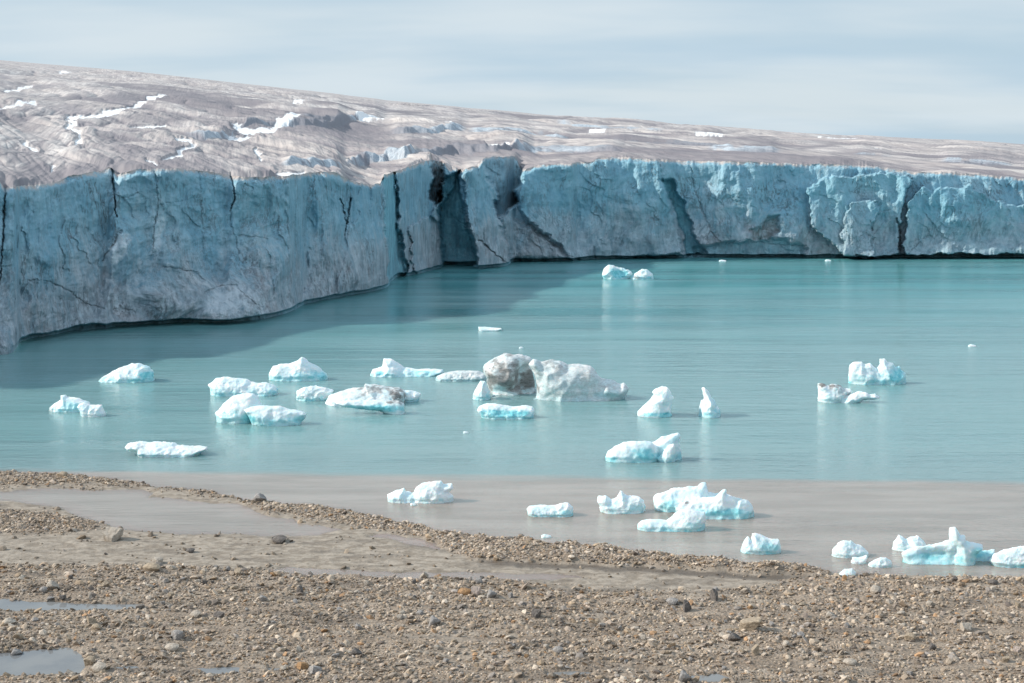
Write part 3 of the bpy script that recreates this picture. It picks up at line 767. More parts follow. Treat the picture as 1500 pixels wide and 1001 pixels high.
def ground_fn(x, y):
    """beach height, sand share, wet share, photo column/row of each plan point"""
    gx, gy = project(x, y, 0 * x)
    far_ok = y > 20
    gx = np.where(far_ok, gx, 750.0); gy = np.where(far_ok, gy, 1400.0)
    jx = gx + 7 * fbm(x / 2.5, y / 2.5, 0, 4, 301); jy = gy + 3.0 * fbm(x / 1.6, y / 3.5, 3.0, 4, 302)
    sh, lo, nr = lin(SHORE, jx), lin(SPIT_LOW, jx), lin(NEAR, jx)
    lo = lo + (5.5 * fbm(x / 2.2, y / 1.2, 6.0, 4, 311)) * sst(720, 640, jx); nr = nr + 4.0 * fbm(x / 1.5, y / 1.0, 4.0, 4, 312)
    above = jy - sh
    beach = sst(-2, 7, above)
    lake = np.clip(-above, 0, 400) * -0.012 - 0.06
    spit = sst(-1.5, 5.0, above) * sst(5.0 - 3 * sst(680, 730, jx), -6.0, jy - lo) * (jx < 1215)
    near = sst(-4, 8, jy - nr)
    cut = sst(680, 730, jx) * sst(1235, 1150, jx)
    flat = 0.07 + 0.05 * fbm(x / 3.0, y / 2.0, 5.0, 3, 303) + 0.02 * fbm(x / 0.8, y / 0.4, 1.0, 2, 305)
    z = flat + (0.10 + 0.34 * cut) * spit * (0.7 + 0.5 * fbm(x / 1.5, y / 1.5, 2.0, 3, 306)) + near * (0.22 + 0.0004 * np.clip(jy - nr, 0, 400))
    z = z + near * (0.10 * fbm(x / 2.6, y / 2.6, 7.0, 4, 307) + 0.10 * fbm(x / 9.0, y / 4.0, 8.0, 2, 308))
    pt = poly_mask(jx, jy, PATCH, 4); z = z + 0.10 * pt
    pool = np.maximum.reduce([poly_mask(jx, jy, POOL, 4), poly_mask(jx, jy, STREAM, 3), 0.8 * poly_mask(jx, jy, RILL, 3)]) * (1 - spit) * (1 - 0.9 * pt)
    z = z * (1 - pool) - 0.06 * pool
    wet = np.maximum(0.35 * pool, 0.45 * (1 - near) * (1 - spit) * sst(0.05, 0.4, fbm(x / 3.5, y / 1.0, 1.0, 4, 313)))
    damp = sst(0.12, 0.5, fbm(x / 6.5, y / 0.9, 4.0, 4, 315)) * near; wet = np.maximum(wet, 0.6 * damp)
    pudm = 0 * z
    for pl, lv in PUDDLES:
        hx, hy = project(x, y, 0 * x + lv - 0.04)
        hx = np.where(far_ok, hx, 750.0); hy = np.where(far_ok, hy, 1400.0)
        m = poly_mask(hx + 0.8 * (jx - gx), hy + 0.8 * (jy - gy), pl, 2.2); lvl = lv - 0.02
        z = np.where(m > 0, z * (1 - m) + (lvl - 0.09) * m, z); wet = np.maximum(wet, 0.75 * poly_mask(hx + 1.5 * (jx - gx), hy + 1.5 * (jy - gy), pl, 8.0)); pudm = np.maximum(pudm, m)
    z = np.where(beach > 0, z * beach + lake * (1 - beach), lake)
    band = sst(-0.5, 1.0, jy - lo) * sst(9.0, 4.0, jy - lo) * cut
    wet = np.maximum(wet, band); wet = np.maximum(wet, 0.5 * sst(6, 0, np.abs(above)))
    grav = np.clip(spit * 1.0 + near + pt, 0, 1)
    tongue = poly_mask(jx, jy, [(770, 858), (900, 864), (1000, 854), (1110, 852), (1160, 858), (1140, 868), (1040, 874), (900, 874), (800, 868)], 6)
    sand = np.clip(1 - grav, 0, 1); sand = np.maximum(sand, tongue * 0.9)
    sand = np.maximum(sand, near * 0.6 * sst(0.15, 0.45, fbm(x / 7.0, y / 1.4, 2.0, 3, 309)))
    dens = np.clip(spit * 1.0 + pt * 0.95 + near * (0.72 + 0.9 * fbm(x / 7.0, y / 1.3, 3.0, 4, 310)), 0, 1) * (1 - 0.75 * tongue) * (1 - pool) * (1 - 0.97 * sst(0.2, 0.7, pudm))
    # slope up to the moraine the picture was taken from
    rise = np.clip(46 - y, 0, None) * 0.45
    return z + rise, sand, wet, dens, gx, gy

xs = np.concatenate([np.linspace(-420, -70, 40)[:-1], np.linspace(-70, -46, 100)[:-1], np.arange(-46, 46, 0.115), np.linspace(46, 70, 100)[1:], np.linspace(70, 420, 40)[1:]])
ys = np.concatenate([np.linspace(-60, 46, 40)[:-1], np.linspace(46, 57, 30)[:-1], np.arange(57, 107, 0.13), np.linspace(107, 125, 30)[1:], np.linspace(125, 420, 30)[1:]])
GX, GY = np.meshgrid(xs, ys)
gz, gsand, gwet, gdens, _, _ = ground_fn(GX, GY)
gz = gz + np.where((GY > 56) & (gz > 0), 0.025 * fbm(GX / 0.35, GY / 0.35, 0, 2, 320), 0)
me = make_mesh('ground', np.stack([GX, GY, gz], -1).reshape(-1, 3), grid_quads(*GX.shape), {'sand': gsand.ravel(), 'wet': gwet.ravel()})
tag(link('ground', me, M_GROUND), kind='structure')

wx = np.linspace(-500, 700, 7); wy = np.linspace(52, 460, 7)
A, B = np.meshgrid(wx, wy)
tag(link('lake_water', make_mesh('lake_water', np.stack([A, B, 0 * A], -1).reshape(-1, 3), grid_quads(7, 7)), M_WATER), kind='structure')

for pl, lv in PUDDLES:
    P = np.array(pl, float); c = P.mean(0)
    P = c + (P - c) * np.array([1.06, 1.5])
    x, y = on_level(P[:, 0], P[:, 1], lv - 0.02)
    n = len(x)
    V = np.stack([x, y, np.full(n, lv - 0.02 - 0.02)], -1)
    me = bpy.data.meshes.new('puddle'); me.from_pydata(V.tolist(), [], [list(range(n))[::-1] if np.sum(x * np.roll(y, -1) - y * np.roll(x, -1)) < 0 else list(range(n))])
    tag(link('puddle', me, M_PUD), kind='structure')

# ------------------------------------------------------------------ stones
def ico(sub):
    import bmesh
    bm = bmesh.new(); bmesh.ops.create_icosphere(bm, subdivisions=sub, radius=1.0)
    bm.verts.ensure_lookup_table()
    V = np.array([v.co[:] for v in bm.verts]); T = np.array([[v.index for v in f.verts] for f in bm.faces])
    bm.free(); return V, T

def rock_shape(sub, seed, cuts=9, sq=(1, .8, .62)):
    r = np.random.default_rng(seed)
    V, T = ico(sub)
    V = V * np.array(sq)
    for _ in range(cuts):
        n = r.normal(size=3); n /= np.linalg.norm(n)
        d = r.uniform(0.38, 0.66)
        over = V @ n - d
        V = V - np.clip(over, 0, None)[:, None] * n
    V = V + 0.035 * np.stack([fbm(V[:, 0] * 2 + k, V[:, 1] * 2, V[:, 2] * 2, 2, seed % 97 + k) for k in range(3)], -1)
    V = V / np.abs(V[:, :2]).max()
    return V, T

def rotz(a):
    c, s = np.cos(a), np.sin(a); return np.array([[c, -s, 0], [s, c, 0], [0, 0, 1]])

PAL = np.array([1.07, .985, .925]) * np.array([[0.48, .425, .345], [.39, .34, .275], [.30, .255, .20], [.58, .535, .46], [.25, .225, .20], [.41, .335, .24], [.44, .29, .165], [.35, .335, .315], [.17, .15, .135], [.52, .455, .385]])
PALP = np.array([.19, .18, .14, .12, .07, .10, .03, .08, .04, .05])

def scatter(n, xr, yr, keep):
    x = rng.uniform(*xr, n); y = rng.uniform(*yr, n)
    z, sand, wet, dens, qx, qy = ground_fn(x, y)
    vis = (qx > -330) & (qx < 1830) & (qy < 1030) & (z > -0.02)
    s = vis & (rng.uniform(size=n) < keep(dens, sand, qx, qy))
    return x[s], y[s], z[s], wet[s], qx[s], qy[s]

def gravel(name, protos, sets, label=None):
    Vs, Ts, Cs = [], [], []
    off = 0
    for (x, y, z, size, wet) in sets:
        n = len(x)
        pid = rng.integers(0, len(protos), n)
        for k, (PV, PT) in enumerate(protos):
            i = np.where(pid == k)[0]
            if not len(i): continue
            a = rng.uniform(0, 6.283, len(i)); tl = rng.normal(0, 0.35, (len(i), 2))
            R = np.stack([rotz(t) for t in a])
            sc = size[i][:, None] * rng.uniform(0.75, 1.25, (len(i), 3))
            v = PV[None] * sc[:, None, :]
            # tip a little
            v = np.stack([v[..., 0], v[..., 1], v[..., 2] + v[..., 0] * tl[:, :1] + v[..., 1] * tl[:, 1:]], -1)
            v = np.einsum('nij,nvj->nvi', R, v)
            v = v + np.stack([x[i], y[i], z[i] + size[i] * 0.18], -1)[:, None, :]
            t = PT[None] + (off + np.arange(len(i)) * len(PV))[:, None, None]
            c = PAL[rng.choice(len(PAL), len(i), p=PALP / PALP.sum())] * rng.uniform(0.62, 1.25, (len(i), 1)) * (1 - 0.68 * wet[i][:, None])
            Vs.append(v.reshape(-1, 3)); Ts.append(t.reshape(-1, 3))
            Cs.append(np.repeat(np.concatenate([c, np.ones((len(i), 1))], 1), len(PV), 0))
            off += len(i) * len(PV)
    me = make_mesh(name, np.concatenate(Vs), np.concatenate(Ts), {'tint': np.concatenate(Cs)}, smooth=False)
    return link(name, me, M_GRAV)

small = [rock_shape(1, 400 + k, 5, (1, .85, .7)) for k in range(6)]
small = [(V * np.array([1, 1, .78]), T) for V, T in small]
sets = []
# lakeward spit and patch: even cobbles
x, y, z, wet, qx, qy = scatter(300000, (-66, 66), (70, 106), lambda d, s, qx, qy: np.where(qy < lin(NEAR, qx) - 2, d * 0.9, 0))
sets.append((x, y, z, np.clip(rng.lognormal(math.log(0.066), 0.40, len(x)), 0.035, 0.22), wet))
# near field
x, y, z, wet, qx, qy = scatter(255000, (-48, 60), (55, 84), lambda d, s, qx, qy: np.where(qy > lin(NEAR, qx) - 3, d * 0.95, 0))
sets.append((x, y, z, np.clip(rng.lognormal(math.log(0.043), 0.62, len(x)), 0.022, 0.21), wet))
# loose pebbles on the mud
x, y, z, wet, qx, qy = scatter(9000, (-40, 40), (66, 102), lambda d, s, qx, qy: 0.35 * s * sst(-0.05, 0.4, fbm(qx / 60, qy / 10, 0, 4, 330)) * 2.0)
sets.append((x, y, z, np.clip(rng.lognormal(math.log(0.09), 0.4, len(x)), 0.04, 0.25), np.full(len(x), 0.5)))
gv = gravel('gravel', small, sets)
tag(gv, kind='stuff')

ROCKM = {'pale': mat_rock('pale_stone', (0.50, 0.45, 0.385), (0.33, 0.285, 0.235)), 'grey': mat_rock('grey_stone', (0.37, 0.355, 0.34), (0.21, 0.195, 0.185)),
         'dark': mat_rock('dark_stone', (0.185, 0.168, 0.155), (0.09, 0.08, 0.074)), 'tan': mat_rock('tan_stone', (0.44, 0.36, 0.265), (0.26, 0.21, 0.155)),
         'rust': mat_rock('rusty_stone', (0.42, 0.25, 0.115), (0.24, 0.15, 0.085)), 'pink': mat_rock('pinkish_stone', (0.56, 0.46, 0.40), (0.42, 0.34, 0.29))}
RPROTO = {}
def rock_mesh(kind, k):
    key = (kind, k)
    if key not in RPROTO:
        V, T = rock_shape(3, 500 + k * 7 + len(kind), 11, [(1, .8, .62), (1, .7, .42), (.9, .8, .85), (1, .6, .5)][k % 4])
        V = V + 0.03 * np.stack([fbm(V[:, 0] * 4 + q, V[:, 1] * 4, V[:, 2] * 4, 2, k + q) for q in range(3)], -1)
        me = make_mesh('rock', V, T, smooth=False); me.materials.append(ROCKM[kind]); RPROTO[key] = me
    return RPROTO[key]

# boulders one can point to: px, py of the foot, width px, height px, kind, prototype, label
BIG = [
    (165, 793, 30, 19, 'pale', 2, 'largest pale boulder with a dark right face, alone on the sandy flat at left'),
    (380, 735, 19, 11, 'grey', 0, 'grey boulder standing at the water edge of the gravel spit behind the pool'),
    (90, 701, 17, 9, 'tan', 0, 'tan boulder on top of the gravel spit at the left edge of the lake'),
    (408, 796, 30, 10, 'dark', 1, 'long flat dark slab lying on the rippled sand by the stream'),
    (278, 810, 15, 6, 'dark', 1, 'small flat blackish stone on the sandy flat between pale boulder and dark slab'),
    (229, 827, 20, 9, 'pale', 3, 'pale block lying on top of the gravel edge, behind a flat slab'),
    (221, 838, 32, 11, 'tan', 1, 'flat tan slab at the edge of the near gravel, in front of a pale block'),
    (1048, 881, 20, 24, 'dark', 2, 'upright pointed dark rock on the sandy tongue of the beach'),
    (1006, 897, 20, 14, 'tan', 0, 'squat brown rock just left below the pointed dark rock'),
    (1100, 925, 36, 18, 'tan', 2, 'wide brown boulder with a dark right side on the near gravel'),
    (1076, 940, 20, 11, 'dark', 0, 'dark rounded rock just below the wide brown boulder'),
    (258, 937, 22, 12, 'grey', 3, 'grey wedge of rock above the flat pale stone, near the lower left'),
    (250, 954, 26, 9, 'pale', 1, 'flat pale stone lying level, just below the grey wedge'),
    (130, 975, 21, 12, 'tan', 0, 'rounded brown stone at the right end of the large puddle'),
    (143, 985, 29, 12, 'pale', 1, 'broad pale stone beside the large puddle, below the brown one'),
    (75, 864, 19, 12, 'pale', 0, 'whitish rock on the near gravel above the thin puddle'),
    (62, 867, 14, 8, 'grey', 1, 'small grey stone touching the left of the whitish rock'),
    (636, 917, 23, 13, 'grey', 0, 'grey blocky rock alone on the gravel below the orange stone'),
    (697, 873, 17, 13, 'pink', 2, 'pinkish cube shaped stone at the top of the near gravel'),
    (680, 872, 22, 9, 'rust', 1, 'rusty orange stone touching the left side of the pinkish cube'),
    (720, 876, 20, 11, 'grey', 0, 'grey stone just right of the pinkish cube'),
    (786, 906, 16, 13, 'dark', 2, 'dark upright stone on the near gravel in mid beach'),
    (22, 962, 20, 10, 'grey', 0, 'grey stone on the upper edge of the large puddle'),
    (521, 962, 18, 11, 'dark', 0, 'dark stone on the near gravel, left of the bottom centre'),
    (817, 958, 19, 10, 'grey', 1, 'rounded grey stone low on the beach right of centre'),
    (985, 886, 21, 9, 'grey', 1, 'blue grey slab at the foot of the sandy tongue'),
    (1217, 906, 17, 9, 'pale', 0, 'pale stone on the right part of the near gravel'),
    (1418, 925, 21, 11, 'pale', 2, 'pale block on the gravel close to the right side of the photo'),
    (1491, 957, 13, 9, 'pink', 2, 'cream square stone at the far right edge of the beach'),
    (1003, 1001, 24, 17, 'grey', 0, 'grey boulder cut by the bottom edge of the photo beside a puddle'),
    (1367, 953, 14, 10, 'dark', 0, 'dark bluish stone on the gravel at lower right'),
    (1246, 975, 22, 8, 'pale', 1, 'long pale flat stone near the bottom right'),
    (1335, 940, 20, 11, 'tan', 0, 'tan boulder left of the dark bluish stone'),
    (285, 905, 22, 9, 'pale', 1, 'cream flat stone on the gravel right of the thin puddle'),
    (140, 924, 18, 9, 'tan', 1, 'tan stone on the gravel between the two puddles'),
    (1400, 851, 12, 6, 'dark', 0, 'small dark rock at the lake edge by the right hand icebergs'),
    (1456, 857, 14, 7, 'dark', 1, 'small dark rock on the gravel at the lake edge, farthest right'),
    (1280, 842, 12, 5, 'grey', 1, 'small grey rock at the lake edge right of the beached ice'),
]
BIGXY = []
def put_rock(qx, qy, wpx, hpx, kind, k, seed):
    x, y = on_level(qx, qy, 0.15)
    z = float(ground_fn(np.array([x]), np.array([y]))[0][0])
    for _ in range(3):
        x, y = on_level(qx, qy, z); z = float(ground_fn(np.array([x]), np.array([y]))[0][0])
    me = rock_mesh(kind, k)
    o = bpy.data.objects.new('boulder', me); COL.objects.link(o)
    s = wpx / F * y / 2.0; hh = hpx / F * y
    zr = np.array([v.co.z for v in me.vertices]); ext = zr.max() - zr.min()
    sz = hh * 1.55 / ext
    o.scale = (s, s * 0.9, sz); o.rotation_euler = (0, 0, seed)
    o.location = (float(x), float(y) + s * 0.6, z - zr.min() * sz - hh * 0.52)
    BIGXY.append((float(x), float(y) + s * 0.6, s))
    return o
for i, (qx, qy, wp, hp, kind, k, lab) in enumerate(BIG):
    o = put_rock(qx, qy, wp, hp, kind, k, random.uniform(-0.5, 0.5))
    if 'pointed' in lab:
        V, T = rock_shape(3, 77, 6, (1, .9, .9)); V[:, :2] *= (1 - 0.62 * sst(-0.6, 0.9, V[:, 2]))[:, None]; V[:, 0] -= 0.18 * V[:, 2]
        me = make_mesh('rock', V, T, smooth=False); me.materials.append(ROCKM['dark']); o.data = me
        s = 10 / F * o.location.y; o.scale = (s * 1.1, s, s * 1.5); o.location.z = 0.25 + s * 0.9
    tag(o, lab, 'boulder' if wp >= 20 else 'rock')

# the larger of the countless stones: individuals that look alike, in groups
LOOK = {'pale': ('pale angular stone among the brown gravel of the near beach', 'pale stones strewn over the near beach'),
        'grey': ('grey angular stone among the brown gravel of the near beach', 'grey stones strewn over the near beach'),
        'tan': ('tan angular stone among the brown gravel of the near beach', 'tan stones strewn over the near beach'),
        'dark': ('dark stone among the brown gravel of the near beach', 'dark stones strewn over the near beach'),
        'rust': ('rusty brown stone among the gravel of the near beach', 'rusty stones strewn over the near beach')}
cnt = 0
while cnt < 250:
    x = random.uniform(-26, 32); y = random.uniform(59, 77)
    z, sand, wet, dens, qx, qy = [float(v[0]) for v in ground_fn(np.array([x]), np.array([y]))]
    if not (-10 < qx < 1510 and qy < 1012 and dens > 0.35 and qy > lin(NEAR, qx) + 3) or wet > 0.4: continue
    s = min(0.40, random.lognormvariate(math.log(0.125), 0.42))
    if s < 0.085 or any((x - a) ** 2 + (y - b) ** 2 < (s + c) ** 2 for a, b, c in BIGXY): continue
    kind = random.choices(['pale', 'grey', 'tan', 'dark', 'rust'], [32, 28, 30, 6, 4])[0]
    k = random.randrange(4)
    me = rock_mesh(kind, k)
    o = bpy.data.objects.new('stone', me); COL.objects.link(o)
    zr = min(v.co.z for v in me.vertices)
    sz = s * random.uniform(0.6, 1.0)
    o.scale = (s, s * random.uniform(0.7, 1), sz); o.rotation_euler = (random.gauss(0, .2), random.gauss(0, .2), random.uniform(0, 6.28))
    o.location = (x, y, z - zr * sz * 0.55)
    tag(o, LOOK[kind][0], 'stone', LOOK[kind][1])
    BIGXY.append((x, y, s)); cnt += 1

# ------------------------------------------------------------------ icebergs: closed ice bodies from a distance field
def surface_nets(f, o, h):
    nx, ny, nz = f.shape
    s = f < 0
    cnt = np.zeros((nx - 1, ny - 1, nz - 1)); acc = np.zeros((nx - 1, ny - 1, nz - 1, 3))
    cs = [(i, j, k) for i in (0, 1) for j in (0, 1) for k in (0, 1)]
    def cut(c): return (slice(c[0], nx - 1 + c[0]), slice(c[1], ny - 1 + c[1]), slice(c[2], nz - 1 + c[2]))
    for a in cs:
        for ax in range(3):
            if a[ax]: continue
            b = list(a); b[ax] = 1
            fa, fb = f[cut(a)], f[cut(b)]
            m = s[cut(a)] != s[cut(b)]
            t = np.where(m, fa / np.where(m, fa - fb, 1), 0)
            cnt += m
            for q in range(3):
                acc[..., q] += m * (a[q] + (t if q == ax else 0))
    act = cnt > 0
    idx = np.full(act.shape, -1, np.int64); idx[act] = np.arange(act.sum())
    I = np.argwhere(act)
    V = (I + acc[act] / cnt[act][:, None]) * h + o
    Q = []
    for ax in range(3):
        b, c = [(1, 2), (2, 0), (0, 1)][ax]
        sl0 = [slice(None)] * 3; sl1 = [slice(None)] * 3
        sl0[ax] = slice(0, -1); sl1[ax] = slice(1, None)
        ch = s[tuple(sl0)] != s[tuple(sl1)]
        E = np.argwhere(ch)
        E = E[(E[:, b] > 0) & (E[:, c] > 0) & (E[:, b] < f.shape[b] - 1) & (E[:, c] < f.shape[c] - 1)]
        sgn = s[tuple(E.T)]
        def cell(db, dc):
            k = E.copy(); k[:, b] += db; k[:, c] += dc; return idx[tuple(k.T)]
        q = np.stack([cell(-1, -1), cell(0, -1), cell(0, 0), cell(-1, 0)], -1)
        q[~sgn] = q[~sgn][:, ::-1]
        Q.append(q)
    Q = np.concatenate(Q); Q = Q[(Q >= 0).all(1)]
    return V, Q

def lobe_field(poly, d_front, kT, dy, GXv, GYv, GZv, prep):
    pass

BERGN = [0]
def berg(label, org, scl, lobes, blue=(), dirt_shade=(), kT=1.0, rough=1.0, mat=None, name='iceberg', cat='iceberg', group=None, low=0.5, base_dirt=0.0, ground=0.0, carve=()):
    """lobes: list of (outline in the traced crop, depth offset m, thickness factor)"""
    BERGN[0] += 1; sd_ = 600 + BERGN[0] * 3
    prep = []
    for (pl, dy, kf) in lobes:
        P = np.array(pl, float) / scl + np.array(org)
        bot = P[:, 1].max()
        _, d0 = on_level(0, bot, ground); d0 = float(d0)
        wid = np.ptp(P[:, 0]) / F * d0; hgt = np.ptp(P[:, 1]) / F * d0
        T = kT * kf * max(0.62 * hgt, 0.23 * wid)
        dc = d0 + 0.75 * T + dy
        x, _, z = at_depth(P[:, 0], P[:, 1], dc)
        zt = z.max(); lowm = z < ground + 0.13 * (zt - ground)
        z = np.where(lowm, ground - 1.0, z)
        skip = [bool(lowm[i] and lowm[(i + 1) % len(z)]) for i in range(len(z))]
        prep.append((np.stack([x, z], -1), skip, T, dc, zt))
    allx = np.concatenate([p[0][:, 0] for p in prep]); ztop = max(p[4] for p in prep)
    y0 = min(p[3] - 1.25 * p[2] for p in prep); y1 = max(p[3] + 1.25 * p[2] for p in prep)
    wid = np.ptp(allx)
    h = max(wid / 120.0, (ztop - ground) / 60.0, 0.022)
    zlo = ground - 0.45
    o = np.array([allx.min() - 3 * h, y0 - 3 * h, zlo])
    n = [int(math.ceil((allx.max() + 3 * h - o[0]) / h)) + 1, int(math.ceil((y1 + 3 * h - o[1]) / h)) + 1, int(math.ceil((ztop + 3 * h - zlo) / h)) + 1]
    gx = o[0] + h * np.arange(n[0]); gy = o[1] + h * np.arange(n[1]); gzz = o[2] + h * np.arange(n[2])
    A, C = np.meshgrid(gx, gzz, indexing='ij')
    fld = None
    hh = ztop - ground
    X3, Y3, Z3 = np.meshgrid(gx, gy, gzz, indexing='ij')
    n1 = fbm(X3 / (0.55 * hh + .1), Y3 / (0.55 * hh + .1), Z3 / (0.45 * hh + .1), 4, sd_ % 251)
    n2 = np.abs(pn(X3 / (0.50 * hh + .1), Y3 / (0.50 * hh + .1), Z3 / (0.42 * hh + .1), (sd_ + 1) % 251))
    for (P, skip, T, dc, zt) in prep:
        dd = seg_dist(A, C, P, True, skip)
        ins = inside(A, C, P)
        dm = max(dd[ins].max() if ins.any() else 1.0, 1e-3)
        dm = min(dm, 0.9 * (zt - ground))
        t = np.clip(dd / dm, 0, 1)
        Th = T * np.sqrt(1 - (1 - t) ** 2) * (1.08 - 0.35 * np.clip((C - ground) / max(zt - ground, .1), 0, 1))
        und = 1 - 0.10 * sst(0.22, 0.08, (C - ground) / max(hh, .1))         # slight wave-cut waist
        f2 = np.where(ins, -Th * und, dd * 1.5)
        f3 = np.abs(Y3 - dc + 0.2 * T * (n1)) + f2[:, None, :]
        fld = f3 if fld is None else np.minimum(fld, f3)
    fld = fld + rough * (0.13 * hh * n1 + 0.13 * hh * (n2 - 0.2))
    for (cx, cy, rx, ry, dep) in carve:
        bx, by = cx / scl + org[0], cy / scl + org[1]
        ux, _, uz = at_depth(bx, by, prep[0][3] - prep[0][2] * 0.6)
        k_ = prep[0][3] / F / scl
        fld = fld + dep * np.exp(-((X3 - ux) / (rx * k_)) ** 2 - ((Z3 - uz) / (ry * k_)) ** 2) * (Y3 < prep[0][3])
    fld[:, :, 0] = np.maximum(fld[:, :, 0], 1e-3); fld[0] = np.maximum(fld[0], 1e-3); fld[-1] = np.maximum(fld[-1], 1e-3)
    fld[:, 0] = np.maximum(fld[:, 0], 1e-3); fld[:, -1] = np.maximum(fld[:, -1], 1e-3); fld[:, :, -1] = np.maximum(fld[:, :, -1], 1e-3)
    fld = fld + rough * 0.035 * hh * np.abs(pn(X3 / (0.2 * hh + .05), Y3 / (0.2 * hh + .05), Z3 / (0.17 * hh + .05), (sd_ + 2) % 251))
    V, Q = surface_nets(fld, o, h)
    # fine weathering
    N = np.zeros_like(V); fa = np.cross(V[Q[:, 2]] - V[Q[:, 0]], V[Q[:, 3]] - V[Q[:, 1]])
    for k in range(4): np.add.at(N, Q[:, k], fa)
    N /= np.maximum(np.linalg.norm(N, axis=1, keepdims=True), 1e-9)
    V = V + N * (0.011 * hh * rough * fbm(V[:, 0] / (.13 * hh + .03), V[:, 1] / (.13 * hh + .03), V[:, 2] / (.13 * hh + .03), 3, 77))[:, None]
    qx, qy = project(V[:, 0], V[:, 1], V[:, 2])
    rel = (V[:, 2] - ground) / hh
    nb = fbm(V[:, 0] / (.5 * hh + .1), V[:, 1] / (.5 * hh + .1), V[:, 2] / (.3 * hh + .1), 3, 88)
    nb2 = fbm(V[:, 0] / (.3 * hh + .1), V[:, 1] / (.3 * hh + .1), V[:, 2] / (.18 * hh + .1), 4, 89)
    bl = low * sst(0.5, 0.0, rel - 0.25 * nb) + 0.11 + 0.22 * sst(-0.1, 0.35, nb2) * sst(1.0, 0.5, rel)
    for (cx, cy, rx, ry, a) in blue:
        bx, by = cx / scl + org[0], cy / scl + org[1]
        bl = np.maximum(bl, a * sst(1.55, 0.1, np.hypot((qx - bx) / (rx / scl), (qy - by) / (ry / scl)) + 0.5 * nb))
    dt = np.full(len(V), base_dirt)
    for (cx, cy, rx, ry, a) in dirt_shade:
        bx, by = cx / scl + org[0], cy / scl + org[1]
        dt = np.maximum(dt, a * sst(1.5, 0.2, np.hypot((qx - bx) / (rx / scl), (qy - by) / (ry / scl)) + 1.1 * nb2))
    c = np.array([V[:, 0].mean(), V[:, 1].mean(), ground])
    me = make_mesh(name, V - c, Q, {'blue': bl, 'dirt_shade': dt})
    ob = link(name, me, mat or M_BERG)
    ob.location = c
    tag(ob, label, cat, group)
    return ob

A6, S6 = (0, 480), 4.55
A7, S7 = (280, 480), 3.947
A8, S8 = (640, 460), 5.0
B1, T1 = (860, 500), 5.004
B2, T2 = (1160, 480), 5.0
B3, T3 = (540, 680), 4.412
B4, T4 = (840, 680), 4.412
B5, T5 = (1180, 740), 4.6875
A4, S4 = (700, 180), 3.75

berg('white wedge shaped iceberg with a blue right end, nearest the shaded cliff water at left', A6, S6,
     [([(600, 360), (680, 330), (760, 290), (800, 265), (860, 250), (920, 235), (970, 245), (1000, 262), (1020, 310), (1030, 355), (1020, 366), (860, 366), (640, 362)], 0, 1)],
     blue=[(990, 325, 75, 70, 1.0), (900, 352, 90, 30, .8)])
berg('small domed iceberg with a nub on top and blue green front, at the far left', A6, S6,
     [([(320, 555), (330, 535), (370, 500), (405, 480), (405, 452), (435, 452), (445, 465), (520, 468), (580, 490), (600, 505), (600, 555), (530, 562), (340, 562)], 0, 1)],
     blue=[(480, 530, 90, 45, .75)], dirt_shade=[(335, 548, 25, 14, .4)])
berg('little white ice block floating against the right of the far left dome', A6, S6,
     [([(515, 530), (530, 508), (560, 500), (600, 515), (680, 515), (688, 540), (705, 575), (700, 590), (600, 595), (550, 585), (535, 560)], 0, 1)], blue=[(670, 575, 40, 25, .5)], low=.2)
berg('long flat jagged white floe nearest the gravel spit at left', A6, S6,
     [([(835, 795), (850, 775), (900, 765), (925, 758), (980, 768), (1050, 760), (1150, 770), (1180, 785), (1260, 790), (1380, 795), (1385, 810), (1340, 832), (1260, 838), (1150, 846), (1100, 862), (1060, 856), (1000, 858), (930, 854), (915, 825), (860, 820)], 0, 1)],
     dirt_shade=[(900, 800, 70, 35, .15), (1300, 810, 70, 30, .2)], low=.3, rough=1.3)
berg('flat lumpy white floe just behind the two lobed iceberg', A7, S7,
     [([(98, 330), (140, 298), (190, 283), (250, 290), (320, 300), (350, 315), (440, 318), (480, 335), (500, 360), (495, 385), (440, 392), (400, 396), (300, 388), (180, 384), (118, 382), (110, 350)], 0, 1)],
     blue=[(470, 375, 40, 18, .7), (180, 365, 60, 20, .5)], rough=1.3)
berg('chunky white iceberg with a central peak and blue right base, beside the cliff shadow', A7, S7,
     [([(445, 295), (450, 260), (475, 220), (510, 210), (570, 208), (610, 190), (640, 168), (660, 180), (680, 200), (740, 225), (760, 250), (785, 265), (795, 298), (770, 306), (690, 308), (600, 305), (480, 303)], 0, 1)],
     blue=[(740, 280, 70, 40, .95), (640, 280, 60, 30, .7)])
berg('two lobed white iceberg with turquoise between the lobes, in front of the flat lumpy floe', A7, S7,
     [([(145, 500), (160, 475), (185, 440), (240, 395), (300, 380), (360, 378), (390, 395), (400, 420), (410, 445), (380, 558), (260, 556), (200, 556), (180, 532), (150, 525)], 0.4, .9),
      ([(310, 480), (340, 460), (430, 448), (510, 452), (560, 470), (650, 485), (668, 500), (640, 540), (620, 566), (500, 564), (420, 566), (380, 560), (330, 505)], -0.1, .9)],
     blue=[(345, 530, 55, 40, 1.0), (215, 530, 50, 40, .6), (620, 535, 60, 30, .8), (460, 555, 50, 18, .9)])
berg('winged white iceberg with a shark fin peak and long thin right arm', A7, S7,
     [([(1010, 268), (1050, 240), (1105, 225), (1112, 180), (1160, 182), (1195, 205), (1230, 230), (1300, 240), (1450, 245), (1460, 258), (1350, 278), (1230, 285), (1150, 282), (1030, 277)], 0, 1)],
     blue=[(1095, 265, 35, 15, .9), (1230, 260, 60, 25, .5)])
